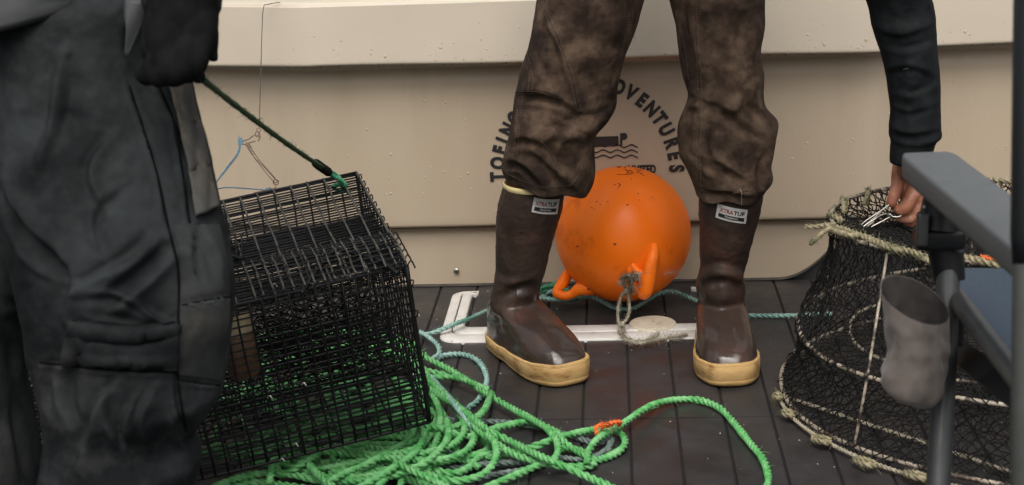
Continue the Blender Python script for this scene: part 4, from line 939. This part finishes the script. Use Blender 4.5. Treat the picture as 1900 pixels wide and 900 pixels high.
# ================================================================== TAUT ROPE from glove to trap
att = tl(-.035, D_-.015, H_+.006)
ra = g_(352, 118, .006); rb_ = g_(372, 144, .0)
tend = dep(598, 311, 2.50)
tp = [g_(330, 60, .0), g_(345, 115, -.004), rb_, rb_+(tend-rb_)*.33+np.array([0, 0, -.003]), rb_+(tend-rb_)*.66+np.array([0, 0, -.003]), tend]
taut = empty('pull_rope', rb_, 'dark green rope pulled tight from the black glove to the wire trap', 'rope')
mb = MB(); rope(mb, np.array(tp), .0035, fuzz=160); mb.build('line', M_taut, taut)
mb = MB(); p = dep(582, 300, 2.475); q = dep(613, 322, 2.53); Pq = np.linspace(0, 1, 14)[:, None]; mb.tube(p*(1-Pq)+q*Pq, [.003, .0062, .0072, .0068, .0075, .007, .0074, .0069, .0074, .0072, .0068, .0074, .0062, .003], 14); mb.build('tape_wrap', M_net, taut)
mb = MB(); q = dep(608, 318, 2.52); rope(mb, np.array([q, dep(620, 328, 2.53), dep(634, 338, 2.54), tl(-.045, D_-.03, H_-.002), tl(-.03, D_-.02, H_-.02)]), .0036); rope(mb, np.array([q, dep(624, 325, 2.54), dep(641, 343, 2.54), tl(-.03, D_-.035, H_-.004), tl(-.02, D_-.03, H_-.02)]), .0036); mb.build('bridle', M_gteal, taut)

# ================================================================== HANGING TACKLE (line, swivel, clip)
tk = empty('line_tackle', onY(480, 250, -.35), 'thin line with swivel and wire clip hanging before the boat side', 'fishing tackle')
mb = MB(); pts = [onY(520, 4, -.05), onY(498, 8, -.06), onY(489, 14, -.083), onY(486, 60, -.12), onY(484, 130, -.18), onY(481, 236, -.32)]
mb.tube(smooth(pts, .006), .0008, 6); mb.build('line', M_seam, tk)
def Y3(u, v): return onY(u, v, -.35-.27*(v-250)/100.)
def ringw(c, r_, nrm=(0, -1, 0), th_=.0008, sx=1, sz=1):
    a = np.linspace(0, 2*math.pi, 22); return np.array([c+np.array([r_*sx*math.cos(t), 0, r_*sz*math.sin(t)]) for t in a])
mb = MB(); mb.tube(ringw(Y3(480, 241), .0035), .0008, 6); mb.tube(np.array([Y3(480, 246), Y3(482, 255), Y3(479, 262)]), [.001, .002, .001], 8); mb.tube(ringw(Y3(478, 249), .005, sx=.8), .0008, 6); mb.build('swivel', M_dull, tk)
mb = MB(); mb.tube(smooth([Y3(481, 252), Y3(470, 252), Y3(462, 258), Y3(447, 264), Y3(452, 268), Y3(466, 264), Y3(474, 262)], .002), .0010, 6)
mb.tube(smooth([Y3(457, 264), Y3(468, 287), Y3(490, 310), Y3(508, 330), Y3(514, 336), Y3(509, 338), Y3(490, 316), Y3(470, 290), Y3(460, 272)], .003), .0009, 6)
mb.tube(smooth([Y3(462, 266), Y3(478, 293), Y3(511, 331)], .003), .0009, 6); mb.tube(ringw(Y3(512, 338), .0045), .0009, 6); mb.tube(smooth([Y3(512, 342), Y3(508, 350), tl(-.165, D_, H_+.003)], .002), .0009, 6)
for k in range(6): c = Y3(458+k*2.4, 268+k*3.6); mb.tube(ringw(c, .003, sx=1.2, sz=.5), .0007, 5)
mb.build('wire_clip', M_dull, tk)
mb = MB(); 
for du_ in (0, 2.5): mb.tube(smooth([Y3(446+du_*.5, 262), Y3(440+du_, 285), Y3(420+du_, 312), Y3(396, 345)], .004), .0011, 6)
for k in range(7): mb.tube(smooth([Y3(446+random.uniform(-5, 5), 262+random.uniform(-6, 6)) for _ in range(4)], .002), .0011, 6)
mb.tube(smooth([Y3(444, 262), Y3(443, 253)], .002), .0009, 5)
mb.tube(smooth([Y3(392, 353), Y3(420, 348), Y3(460, 350), Y3(497, 353)], .004), .0011, 6)
for k in range(7): mb.tube(smooth([Y3(498+random.uniform(-5, 5), 353+random.uniform(-4, 4)) for _ in range(4)], .002), .0011, 6)
mb.build('blue_twine', M_blue, tk)

# ================================================================== ROPES ON DECK
RG = .0062
def gl_(pts, base=0.0):
    out = []
    for p in pts:
        z = (p[2] if len(p) > 2 else 0)*RG*1.9+RG+.0008+base; out.append(onZ(p[0], p[1], z))
    return out
green = [
 # long outer loop to the lower right
 [(1090, 858, 1), (1094, 835, 1), (1112, 812, 1.2), (1150, 790, 1.2), (1190, 763, 1), (1225, 747, .4), (1265, 741, 0), (1300, 743, 0), (1335, 757, 0), (1362, 785, 0), (1390, 820, 0), (1413, 848, 0), (1424, 875, 0), (1424, 900, 0), (1405, 930, 0)],
 # strand from the trap corner across to the lower right
 [(770, 655, 1.5), (800, 668, 1), (850, 695, 1), (900, 728, 1), (950, 758, 1), (1000, 785, 1.6), (1020, 800, 2), (1035, 822, 2), (1030, 850, 1.8), (1000, 862, 1.2), (960, 880, .6), (900, 905, .4), (840, 925, 0)],
 [(790, 700, 2), (840, 745, 2.6), (880, 778, 3), (910, 800, 3), (950, 820, 2.4), (1000, 845, 2.5), (1040, 862, 2), (1080, 880, 1), (1130, 902, .5), (1180, 925, 0)],
 [(905, 800, 1.5), (940, 790, 1), (985, 783, .6), (1030, 800, .6), (1045, 818, 1), (1060, 830, .6), (1085, 845, .5), (1110, 853, 0), (1145, 840, 0), (1160, 822, 0), (1150, 802, 0), (1125, 797, .5), (1100, 798, .5), (1050, 808, 1), (1010, 822, 1.6), (980, 832, 1), (940, 842, .6), (900, 850, .5)],
 [(1040, 832, .5), (1075, 835, 0), (1095, 850, 0), (1100, 862, .3), (1060, 866, .3), (1020, 862, 1), (960, 845, 1.6), (920, 822, 2), (890, 800, 2.4), (860, 765, 2.6), (820, 735, 2.4), (795, 720, 2)],
 [(800, 715, 1), (830, 740, 1.5), (855, 770, 2), (862, 800, 2.2), (840, 825, 2.4), (800, 838, 2.6), (760, 842, 2.4), (720, 838, 2), (680, 830, 1.6)],
 [(905, 805, 3), (920, 825, 3), (918, 855, 2.6), (895, 880, 2), (850, 892, 1.6), (810, 885, 1.4), (770, 868, 1.2), (730, 858, 1)],
 [(920, 840, .5), (890, 848, .5), (870, 868, .6), (840, 878, .8), (800, 870, .8), (765, 858, 1), (740, 850, 1.2)],
 [(795, 735, .5), (820, 765, .5), (832, 800, .6), (820, 830, .8), (800, 860, .6), (808, 900, .3)],
 [(790, 745, 0), (800, 790, 0), (790, 830, 0), (780, 870, 0), (785, 920, 0)],
 [(798, 722, 1.8), (815, 760, 1.8), (815, 800, 2), (800, 850, 1.8), (790, 890, 1)],
 [(786, 790, 3), (820, 795, 2.8), (860, 810, 1.6), (900, 802, 1.2), (930, 790, .8)],
 [(600, 838, 1), (650, 842, 1.5), (700, 848, 2), (750, 850, 2.4), (800, 855, 2.4), (850, 845, 2), (875, 825, 1.8), (880, 800, 1.4), (868, 770, 1)],
 [(395, 905, .5), (440, 888, .8), (490, 878, 1), (540, 880, 1.2), (590, 890, 1.2), (640, 893, 1.4), (700, 888, 1.6), (760, 872, 2.4), (800, 850, 3), (830, 815, 3), (830, 780, 3)],
 [(500, 898, 1), (505, 870, 2), (512, 845, 2.5), (520, 880, 1), (560, 860, 2.6), (590, 842, 2.2), (570, 830, 1)],
 [(560, 846, 2.2), (590, 880, 2.4), (620, 905, 2), (650, 920, 1)],
 [(600, 900, 2), (640, 878, 2.4), (680, 862, 2.2), (720, 840, 2), (760, 815, 1.8), (770, 790, 1)],
 [(640, 920, 2), (690, 892, 2.6), (740, 862, 3), (775, 835, 3), (790, 800, 2.6)],
 [(700, 905, 2), (730, 870, 2), (745, 838, 1.2), (760, 805, 1)],
 [(740, 860, 3.2), (790, 885, 2.6), (830, 905, 1.6), (870, 930, .4)],
 [(730, 855, 1), (745, 885, 1), (740, 920, 1)],
 [(430, 905, 0), (480, 895, 0), (560, 905, 0), (640, 910, 0), (720, 915, 0)],
 [(560, 870, .2), (620, 858, .4), (690, 872, .6), (760, 890, .6), (840, 915, .2)],
 [(850, 700, 0), (800, 690, .4), (770, 680, .6), (720, 660, .5), (650, 640, .4), (580, 636, .4), (500, 640, .4), (440, 648, .3), (380, 660, 0)],
 [(790, 660, 1), (740, 640, 1), (680, 622, .8), (600, 620, .8), (520, 630, .8), (440, 640, 1), (370, 655, .6)],
 [(770, 640, 0), (700, 618, 0), (610, 612, 0), (540, 618, 0), (460, 628, 0), (400, 636, 0)],
]
rng = random.Random(3)
hidden = []
for k in range(15):      # the heap carries on under the trap
    cx = rng.uniform(440, 740); cy = rng.uniform(690, 830); rx = rng.uniform(60, 200); ry = rng.uniform(25, 70); a0 = rng.uniform(0, 6.28); z0 = rng.uniform(0, 2.2); tilt = rng.uniform(-.35, .1)
    L_ = []
    for i in range(11):
        a = a0+i*.62; L_.append((cx+rx*math.cos(a)*(1+.12*math.sin(3*a+k)), cy+ry*math.sin(a)*(1+.15*math.cos(2*a+k))+tilt*rx*math.cos(a), z0+.35*math.sin(a*2)))
    hidden.append(L_)
for k in range(9):
    cx = rng.uniform(650, 800); cy = rng.uniform(835, 885); L_ = []; rx = rng.uniform(60, 130); a0 = rng.uniform(0, 6); ry = rng.uniform(18, 40)
    for i in range(8): a = a0+i*.6; L_.append((cx+rx*math.cos(a), cy+ry*math.sin(a), .2+rng.uniform(0, .6)))
    hidden.append(L_)
def clear_lift(P):
    """the heap must stay under the trap's tilted floor"""
    P = np.array(P)
    return P
mb = MB()
for l in green: rope(mb, np.array(gl_(l)), RG, fuzz=40, pitch=RG*5.6, step=.0026)
for l in hidden:
    P = np.array(gl_(l))
    loc = (P-TO)@RT; inside = (loc[:, 0] < .01) & (loc[:, 0] > -W_) & (loc[:, 1] > -.01) & (loc[:, 1] < D_)
    cap_ = TO[2]+(RT@np.array([0, 0, 0]))[2]
    for i in range(len(P)):
        if inside[i]:
            fl_ = tl(loc[i, 0], loc[i, 1], 0)[2]-.010; P[i, 2] = max(RG, min(P[i, 2], fl_))
    rope(mb, P, RG, fuzz=0, pitch=RG*5.6, step=.0036, m=12)
gr = mb.build('green_rope', M_green); tag(gr, 'bright green twisted rope heaped loosely under the wire trap', 'rope')
# orange yarn tied on the green rope
oy = MB(); rope(oy, np.array(gl_([(1108, 806, 1.4), (1106, 795, 2), (1114, 788, 2.4), (1130, 790, 2.6), (1140, 784, 2.6), (1150, 786, 2.2)])), .0034, fuzz=900); rope(oy, np.array(gl_([(1116, 795, 2), (1128, 786, 3), (1150, 783, 3), (1148, 790, 2)])), .0030, fuzz=900)
M_oy = mat('orange_yarn', (.62, .10, .02), (.75, .16, .03), 90, .8, bump=.6, bscale=1500)
tag(oy.build('orange_yarn', M_oy), 'short orange yarn marker knotted round the green rope', 'yarn')
RTl = .0048
def tz(pts, r=RTl): return np.array([onZ(p[0], p[1], r+.0008+(p[2] if len(p) > 2 else 0)*r*2) for p in pts])
# teal line: from the trap, behind the left boot, round the buoy's eye, past the right boot to the round trap
mb = MB()
rope(mb, tz([(782, 622, .6), (805, 617, .6), (840, 603, 1.6), (870, 592, 1.4), (905, 577, .4), (940, 566, 0), (975, 566, 0), (998, 570, 0)]), RTl, fuzz=200)
rope(mb, tz([(998, 574, 0), (1002, 558, .3), (1010, 545, 1.2), (1020, 532, 3), (1035, 528, 4), (1036, 536, 3.5), (1015, 543, 2), (1010, 553, 1), (1045, 556, .8), (1075, 552, .8), (1105, 553, .3), (1130, 566, 0), (1150, 573, 0), (1175, 572, 0), (1200, 558, .6), (1225, 544, .8), (1250, 541, .8), (1275, 550, .4), (1310, 565, 0), (1350, 580, 0), (1378, 585, 0), (1430, 586, 0), (1490, 585, 0), (1545, 583, 0)]), RTl, fuzz=200)
rope(mb, tz([(780, 616, 1), (795, 625, 1.2), (812, 640, 1), (815, 656, .5), (800, 668, 1)]), RTl, fuzz=100)
rope(mb, tz([(760, 700, 2), (790, 695, 1.5), (815, 718, 2.6), (845, 752, 3.6), (870, 785, 3.0), (876, 800, 2.0)]), RTl*1.1, fuzz=100)
rope(mb, tz([(800, 668, .4), (830, 659, 0), (862, 658, 0), (890, 672, 0), (903, 700, 0), (898, 725, 0), (885, 745, 0), (868, 757, 0)]), RTl*1.12, fuzz=100)
tr_ = mb.build('teal_rope', M_teal); tag(tr_, 'pale teal rope running behind the boots and under the orange buoy', 'rope')
mb = MB()
for l in ([(1002, 536, 3), (1020, 530, 3.4), (1036, 530, 4), (1050, 535, 3)], [(1012, 540, 2), (1030, 548, 1.5), (1046, 541, 4.2), (1056, 538, 4.4)], [(1004, 546, .6), (1030, 552, .6), (1060, 556, .5), (1078, 551, .6), (1088, 545, .8)], [(998, 528, 2), (1008, 540, 2.4), (1030, 526, 3)]):
    rope(mb, tz(l), RTl*1.05, fuzz=200)
tag(mb.build('dark_green_line', M_gteal), 'dark green line knotted through the side eye of the orange buoy', 'rope')
mb = MB()
for l in ([(820, 778, 1), (880, 781, 0), (930, 783, 0), (980, 789, 0), (1030, 800, 0), (1070, 812, 0), (1110, 822, 0), (1135, 812, 0), (1130, 830, 0), (1105, 850, .5)], [(800, 820, 1), (860, 852, 0), (920, 862, 0), (980, 858, 0), (1040, 850, 0), (1080, 852, 0), (1125, 838, 0), (1132, 822, 0)], [(810, 880, 0), (870, 890, 0), (920, 880, 0), (970, 872, 0), (1010, 862, 0), (1040, 848, .3)], [(780, 860, 0), (850, 868, 0), (900, 861, .5), (960, 858, .5), (1005, 860, 0)]):
    rope(mb, tz(l, .005), .005, fuzz=60)
tag(mb.build('grey_rope', M_grey), 'dull grey-green rope lying beneath the bright green strands', 'rope')

# ================================================================== ROUND NET TRAP (right)
B_ = (np.array([.6846, -.6699]), .414, .013); Mi = (np.array([.6440, -.7000]), .350, .125); Tp = (np.array([.618, -.645]), .2665, .292)
nt_ = empty('net_trap', (B_[0][0], B_[0][1], 0), 'round black netting trap with pale hoops, beside the right boot', 'trap')
def hoop(c, r_, z, a): return np.array([c[0]+r_*math.cos(a), c[1]+r_*math.sin(a), z])
def hoop_pts(h, wob=.0, n=160, ph=0):
    c, r_, z = h; return np.array([hoop(c, r_*(1+wob*math.sin(3*a+ph)), z+.002*math.sin(5*a+ph), a) for a in np.linspace(0, 2*math.pi, n, endpoint=False)])
def clos(mb, P, r_, n=10): mb.grid(np.concatenate([ring_(P, r_, n), ring_(P, r_, n)[:1]]), False)
def ring_(P, r_, n):
    P = np.asarray(P); T = np.roll(P, -1, 0)-np.roll(P, 1, 0); T /= np.linalg.norm(T, axis=1)[:, None]; up = np.array([0, 0, 1.0]); A = np.cross(T, up); A /= np.linalg.norm(A, axis=1)[:, None]; Bb = np.cross(T, A)
    a = np.arange(n)*2*math.pi/n; return P[:, None]+r_*(np.cos(a)[None, :, None]*A[:, None]+np.sin(a)[None, :, None]*Bb[:, None])
for h, r_ in ((B_, .0036), (Mi, .0034), (Tp, .0034)):
    mb = MB(); clos(mb, hoop_pts(h, .004), r_); mb.build('hoop', M_ring, nt_)
# a second, smaller hoop of the inner entrance
mb = MB(); clos(mb, hoop_pts((np.array([.60, -.66]), .22, .10), .02, ph=1), .0028); mb.build('inner_hoop', M_ring, nt_)
def ang_at(h, u, v): p = onZ(u, v, h[2]); return math.atan2(p[1]-h[0][1], p[0]-h[0][0])
for (ub, vb, ut, vt) in ((1590, 828, 1652, 462), (1880, 897, 1880, 500), (1560, 640, 1560, 372), (1800, 560, 1800, 338)):
    ab = ang_at(B_, ub, vb); at = ang_at(Tp, ut, vt); am = (ab+at)/2
    P = [hoop(B_[0], B_[1], B_[2], ab), hoop(Mi[0], Mi[1]-.003, Mi[2], ab*.55+at*.45), hoop(Tp[0], Tp[1], Tp[2], at)]
    mb = MB(); mb.tube(smooth(P, .01), .0023, 8); mb.build('strut', M_ring, nt_)
# netting surface: s 0..1 bottom hoop -> mid -> top
def surf(a, s):
    if s < .5: t = s*2; h0, h1 = B_, Mi
    else: t = s*2-1; h0, h1 = Mi, Tp
    c = h0[0]*(1-t)+h1[0]*t; r_ = h0[1]*(1-t)+h1[1]*t; z = h0[2]*(1-t)+h1[2]*t
    r_ -= .020*math.sin(t*math.pi)+.006*math.sin(a*9+s*7)*math.sin(t*math.pi); r_ += .0045
    return np.array([c[0]+r_*math.cos(a), c[1]+r_*math.sin(a), z])
def netmesh(name, f, ni, nj, r_=.00095, jit=.0015, skip=None, lab=None):
    mb = MB(); pts = {}
    rs = np.random.RandomState(5)
    J = rs.randn(ni, nj+1, 3)*jit
    def nd(i, j):
        i %= ni
        return f((i+.5*(j % 2))/ni, j/nj)+J[i, j]
    V = []; 
    tri = np.arange(3)*2*math.pi/3; cs = np.cos(tri); sn = np.sin(tri)
    vs = []; fs = []; b = 0
    for j in range(nj):
        for i in range(ni):
            for di in ((0, 1) if j % 2 else (-1, 0)):
                p, q = nd(i, j), nd(i+di, j+1)
                if skip and skip((p+q)/2): continue
                d = q-p; d /= np.linalg.norm(d)+1e-9; A = np.cross(d, [.3, .5, .8]); A /= np.linalg.norm(A); Bb = np.cross(d, A)
                m_ = (p+q)/2+rs.randn(3)*jit*.6
                for e in (p, m_, q): vs += [e+r_*(cs[k]*A+sn[k]*Bb) for k in range(3)]
                for s_ in (0, 3): fs += [(b+s_+k, b+s_+(k+1) % 3, b+s_+3+(k+1) % 3, b+s_+3+k) for k in range(3)]
                b += 9
    mb.add(vs, fs); return mb.build(name, M_net, nt_)
netmesh('side_netting', lambda a, s: surf(a*2*math.pi, s), 128, 26, .00105, .0018)
def bot(a, s): r_ = B_[1]*(.04+.96*s); return np.array([B_[0][0]+r_*math.cos(a*6.2832+.5*s), B_[0][1]+r_*math.sin(a*6.2832+.5*s), .009+.012*(math.sin(a*40)*math.sin(s*30))*.3])
netmesh('bottom_netting', bot, 84, 26, .0010, .0022)
def topn(a, s):
    r_ = Tp[1]*(.30+.70*s); return np.array([Tp[0][0]+.02*(1-s)+r_*math.cos(a*6.2832), Tp[0][1]+r_*math.sin(a*6.2832), Tp[2]-.085*(1-s)+.006*math.sin(a*30)*s*(1-s)*4])
netmesh('top_netting', topn, 90, 17, .0011, .0022)
mb = MB(); clos(mb, hoop_pts((Tp[0]+np.array([.02, 0]), Tp[1]*.30, Tp[2]-.085), .03), .0028); mb.build('mouth_hoop', M_ring, nt_)
# slack bundle of net hanging from the top hoop at the left
mb = MB(); rs = np.random.RandomState(9)
for k in range(24):
    a = R(rs.uniform(165, 255)); s0 = rs.uniform(.55, 1); P = [surf(a+rs.uniform(-.05, .05)*i, max(.45, s0-.05*i))+rs.randn(3)*.004 for i in range(5)]
    mb.tube(smooth(P, .006), .0009, 4, False)
tag(mb.build('loose_netting', M_net, nt_), kind='stuff')
# rope lashings along the bottom hoop and frayed rope round the mouth
def on_hoop(h, lst, lift=.0): return [onZ(u, v, h[2]+lift) for u, v in lst]
for (u, v, L_) in ((1443, 738, 14), (1462, 770, 20), (1525, 819, 34), (1605, 861, 40), (1700, 886, 40)):
    p0 = onZ(u-L_/2, v-L_*.18, .012); p1 = onZ(u, v, .016); p2 = onZ(u+L_/2, v+L_*.10, .012)
    lash = MB(); rope(lash, np.array([p0, p1, p2]), .0054, fuzz=500); rope(lash, np.array([p0+[0, .006, 0], p1+[0, .004, .006], p2+[0, .006, .002]]), .0042, fuzz=400); lash.build('lashing', M_yel, nt_)
Pb = hoop_pts((B_[0], B_[1]+.012, .008), .012, 120, 2); sel = [p for p in Pb if p[0] < .66 and p[1] < -.62]; sel.sort(key=lambda p: math.atan2(p[1]-B_[0][1], p[0]-B_[0][0]))
lash2 = MB(); rope(lash2, np.array(sel)[::3], .0034, fuzz=200)
lash2.build('edge_cord', M_twine, nt_)
mr = MB()
z_ = Tp[2]
def TZ(u, v, dz=0): return onZ(u, v, z_+dz)
rope(mr, np.array([TZ(1530, 418, .004), TZ(1560, 424, .006), TZ(1600, 438, .006), TZ(1640, 454, .006), TZ(1680, 464, .007), TZ(1720, 478, .006), TZ(1745, 490, .004)]), .0056, fuzz=600)
rope(mr, np.array([TZ(1538, 425, .0), TZ(1575, 436, .010), TZ(1610, 441, .002), TZ(1650, 460, .010), TZ(1690, 470, .002), TZ(1730, 486, .008)]), .0050, fuzz=600)
rope(mr, np.array([TZ(1790, 478, .004), TZ(1820, 484, .006), TZ(1858, 492, .006), TZ(1880, 494, .004)]), .0062, fuzz=500)
rope(mr, np.array([TZ(1494, 420, .0), TZ(1510, 421, .001), TZ(1535, 418, .004), TZ(1550, 416, .004)]), .0042, fuzz=600)
rope(mr, np.array([TZ(1505, 452, -.004), TZ(1518, 440, -.001), TZ(1530, 430, .003), TZ(1550, 420, .006)]), .0042, fuzz=600)
rope(mr, np.array([TZ(1538, 398, .004), TZ(1550, 402, .006), TZ(1563, 410, .004)]), .0056, fuzz=900)
mr.build('mouth_rope', M_yel, nt_)
for l in ([(1563, 368), (1566, 380), (1566, 392)], [(1604, 378), (1610, 362), (1611, 352)], [(1740, 345), (1760, 338), (1790, 336)], [(1842, 333), (1860, 336), (1885, 338)]):
    md_ = MB(); rope(md_, np.array([TZ(*p, .004) for p in l]), .0045, fuzz=900); md_.build('knotted_rope_end', M_yel, nt_)
ob = MB()
for l in ([(1820, 475), (1835, 480), (1850, 483)], ):
    rope(ob, np.array([TZ(*p, .012) for p in l]), .003, fuzz=500)
for k in range(9):
    u = 1792+k*6.5; v = 655+k*5.2; rope(ob, np.array([onZ(u, v, .05), onZ(u+4, v+3, .056), onZ(u+6, v+6, .05)]), .0035, fuzz=500)
tag(ob.build('orange_twine', M_oy, nt_), kind='stuff')
# hook hanging inside
mb = MB(); mb.tube(smooth([onZ(1672, 812, .03), onZ(1676, 826, .03), onZ(1688, 828, .03), onZ(1692, 815, .03)], .003), .0018, 8); mb.build('hook', M_net, nt_)

# ================================================================== BAIT CLIPS held in the hand
clips = []
for i, pts in enumerate(([(1650, 380), (1640, 387), (1630, 394), (1618, 402), (1605, 411), (1598, 418), (1601, 421), (1612, 413), (1626, 405)], [(1688, 391), (1681, 396), (1668, 402), (1657, 402), (1651, 397), (1648, 399), (1652, 402), (1645, 406), (1630, 414), (1612, 423), (1608, 420), (1616, 412), (1630, 402), (1642, 397), (1650, 399)], [(1636, 391), (1627, 400), (1616, 409), (1606, 418), (1610, 420), (1622, 410)])):
    c0 = hp_(*pts[len(pts)//2], -.03); mb = MB(); P = smooth([hp_(u, v, -.036+.006*i+.001*k) for k, (u, v) in enumerate(pts)], .001); mb.tube(P, .00125, 8)
    o = mb.build('wire_clip', M_steel); tag(o, ['longest silver wire clip pinched under the thumb', 'middle silver wire clip with closed loop, held in the bare hand', 'short bent silver wire clip nearest the bare fingertips'][i], 'clip', 'wire clips in the hand')

# ================================================================== FOLDING CHAIR (near, right)
ch = empty('camping_chair', (.42, -1.5, 0), 'grey folding camping chair with blue seat and cup holder, at the near right', 'chair')
AZ = .60
a0_ = onZ(1716, 280, AZ); a1_ = onZ(1955, 468, AZ); ax = a1_-a0_; ax /= np.linalg.norm(ax); ay = np.array([-ax[1], ax[0], 0])
mb = MB(); Ln = 30; rows_ = []
HWA = .0285; Lar = .52
hsec = [(-1, -.6), (-1, .70), (-.985, .88), (-.94, .98), (-.88, 1), (0, 1.01), (.88, 1), (.94, .98), (.985, .88), (1, .70), (1, -.6), (.96, -.9), (.85, -1), (-.85, -1), (-.96, -.9)]
for t in np.r_[-.004, 0, .003, .010, .022, np.linspace(.04, Lar-.03, 14), Lar-.01, Lar]:
    k = 1 if t > .022 else [.55, .72, .84, .93, 1][[-.004, 0, .003, .010, .022].index(round(float(t), 3))]
    if t > Lar-.02: k = .85
    c = a0_+ax*t-np.array([0, 0, .013]); dr = .012*max(0, (t-.05))**1.0*0
    rows_.append([c+ay*(y*HWA*k)+np.array([0, 0, z*.013*(1 if k == 1 else .6+.4*k)+dr]) for y, z in hsec])
mb.grid(np.array(rows_), True); mb.build('armrest', M_arm, ch)
# front post under the arm
zp = 1.72
def cz_(u, v, z=zp): return dep(u, v, z)
pt = cz_(1766, 400); pb_ = cz_(1737, 1000, 1.66)
P = np.array([cz_(1762, 440), cz_(1752, 700, 1.70), cz_(1741, 900, 1.68)]); dirn = P[2]-P[0]; dirn /= np.linalg.norm(dirn); tbot = P[2]+dirn*((P[2][2]-.012)/-dirn[2])
def tubec(name, pts, r_, m, n=28):
    mb = MB(); mb.tube(np.array(pts), r_, n); return mb.build(name, m, ch, auto=50)
tubec('front_leg', [P[0], P[1], P[2], tbot], .0125, M_tubeg)
tubec('leg_foot', [tbot+np.array([0, 0, .03]), tbot-np.array([0, 0, .008])], .017, M_joint)
# black joint housing beneath the armrest
mb = MB(); c = cz_(1748, 420, 1.71)
mb.box(c+np.array([.0, 0, .010]), (.040, .036, .035), bev=.006); mb.box(cz_(1742, 440, 1.70), (.050, .036, .022), bev=.005); Pj = np.array([cz_(1752, 430), cz_(1755, 470), cz_(1762, 522)]); mb.tube(Pj, [.020, .0185, .0165], 28)
mb.tube(np.array([cz_(1765, 560), cz_(1764, 562), cz_(1757, 640), cz_(1757, 642)]), [.015, .0165, .0165, .015], 28); mb.tube(np.array([cz_(1750, 360, 1.70), cz_(1742, 430, 1.70)]), [.020, .024], 16)
mb.build('joint', M_joint, ch, auto=40)
mb = MB(); mb.box(cz_(1711, 425, 1.68), (.012, .012, .036), bev=.003); mb.build('joint_tab', M_tubeg, ch)
for u, v in ((1780, 461), (1720, 386)):
    mb = MB(); bm = bmesh.new(); bmesh.ops.create_uvsphere(bm, u_segments=16, v_segments=10, radius=.0048); mb.bm(bm, cz_(u, v, 1.695)); mb.build('rivet', M_steel, ch)
# cup holder sack
N_ = 72; a = np.linspace(0, 2*math.pi, N_, endpoint=False)
rc = cz_(1697, 556, 1.66); k_ = 1.66/F
e1 = (CR*64-CU*26)*k_; e2 = (CR*10+CU*37)*k_+CF*.027
rows_ = [rc+np.cos(a)[:, None]*e1+np.sin(a)[:, None]*e2]
for v, uL, uR, hb in ((636, 1640, 1761, .034), (662, 1641, 1760, .034), (690, 1630, 1758, .035), (712, 1631, 1756, .034), (732, 1647, 1750, .028), (745, 1668, 1740, .018), (751, 1690, 1724, .008)):
    p = cz_(uL, v, 1.66); q = cz_(uR, v, 1.66); c = (p+q)/2; rows_.append(c+np.cos(a)[:, None]*(q-p)/2+np.sin(a)[:, None]*np.array([0, hb, 0]))
rows_ = np.array(rows_); rows_ = smooth(rows_.reshape(len(rows_), -1), 1e-9 if False else .018)
rows_ = rows_.reshape(-1, N_, 3)
nz_ = fbm(rows_.reshape(-1, 3), 15, 4, 3).reshape(rows_.shape[:2]); dd = rows_-rows_.mean(1)[:, None]; dd /= np.linalg.norm(dd, axis=2)[..., None]+1e-6
wv = np.clip(np.arange(len(rows_))/14, 0, 1)[:, None]; rows_ += dd*(nz_*.008*wv)[..., None]
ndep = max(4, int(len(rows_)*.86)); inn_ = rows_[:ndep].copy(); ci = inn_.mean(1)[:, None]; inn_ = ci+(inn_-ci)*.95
mb = MB(); mb.grid(inn_[::-1], False, 1); mb.add(inn_[-1], [tuple(range(N_))], 1); mb.grid(rows_, False); mb.add(rows_[-1], [tuple(range(N_))]); cup = mb.build('cup_holder', [M_mesh, M_cupshade], ch)
mb = MB(); clos(mb, rows_[0], .0032, 10); mb.build('holder_rim', M_mesh, cup)
mb = MB(); mb.tube(smooth([cz_(1722, 513, 1.69), cz_(1742, 518, 1.685), cz_(1752, 535, 1.69), cz_(1748, 560, 1.69)], .003), .006, 14); mb.build('holder_strap', M_mesh, cup)
# seat cloth and its side rail
Gs = []; 
c00 = dep(1772, 504, 1.80); c01 = dep(1990, 500, 1.86); c10 = dep(1768, 560, 1.62); c11 = dep(1990, 760, 1.36)
q0 = dep(1765, 506, 1.83); q1 = dep(1960, 500, 1.88); 
for t in np.linspace(0, 1, 20):
    L0 = dep(1768+(1890-1768)*t, 548+(700-548)*t, 1.74-.30*t); Rr_ = dep(1775+(2050-1775)*t, 503+(505-503)*t, 1.92-.22*t)
    Gs.append([L0*(1-s)+Rr_*s-np.array([0, 0, .018*math.sin(s*math.pi)*t]) for s in np.linspace(0, 1, 20)])
mb = MB(); mb.sheet(np.array(Gs)); st = mb.build('seat', M_seat, ch); md = st.modifiers.new('s', 'SOLIDIFY'); md.thickness = .004
tubec('seat_rail', [dep(1768, 545, 1.735), dep(1890, 705, 1.43), dep(1990, 840, 1.25)], .0105, M_tubeg)
mb = MB(); p, q = dep(1768, 645, 1.80), dep(1960, 790, 1.42); Pq = np.array([p, (p+q)/2, q]); mb.tube(Pq, .0175, 4); mb.build('cross_bar', M_joint, ch, False)
mb = MB(); bm = bmesh.new(); bmesh.ops.create_uvsphere(bm, u_segments=12, v_segments=8, radius=.004); mb.bm(bm, dep(1790, 672, 1.73)); mb.build('rivet', M_steel, ch)
# rear upright at the picture's right edge
mb = MB(); p = dep(1921, -260, 1.20); q = dep(1911, 500, 1.20); dq = (q-p)/np.linalg.norm(q-p); e = q+dq*((q[2]-.01)/-dq[2]); mb.tube(np.array([p, q, e]), .0125, 28); mb.build('rear_upright', M_post, ch)
mb = MB(); mb.tube(np.array([p, p+dq*.28, p+dq*.30]), [.0145, .0145, .0127], 28); mb.build('upright_sleeve', M_joint, ch)
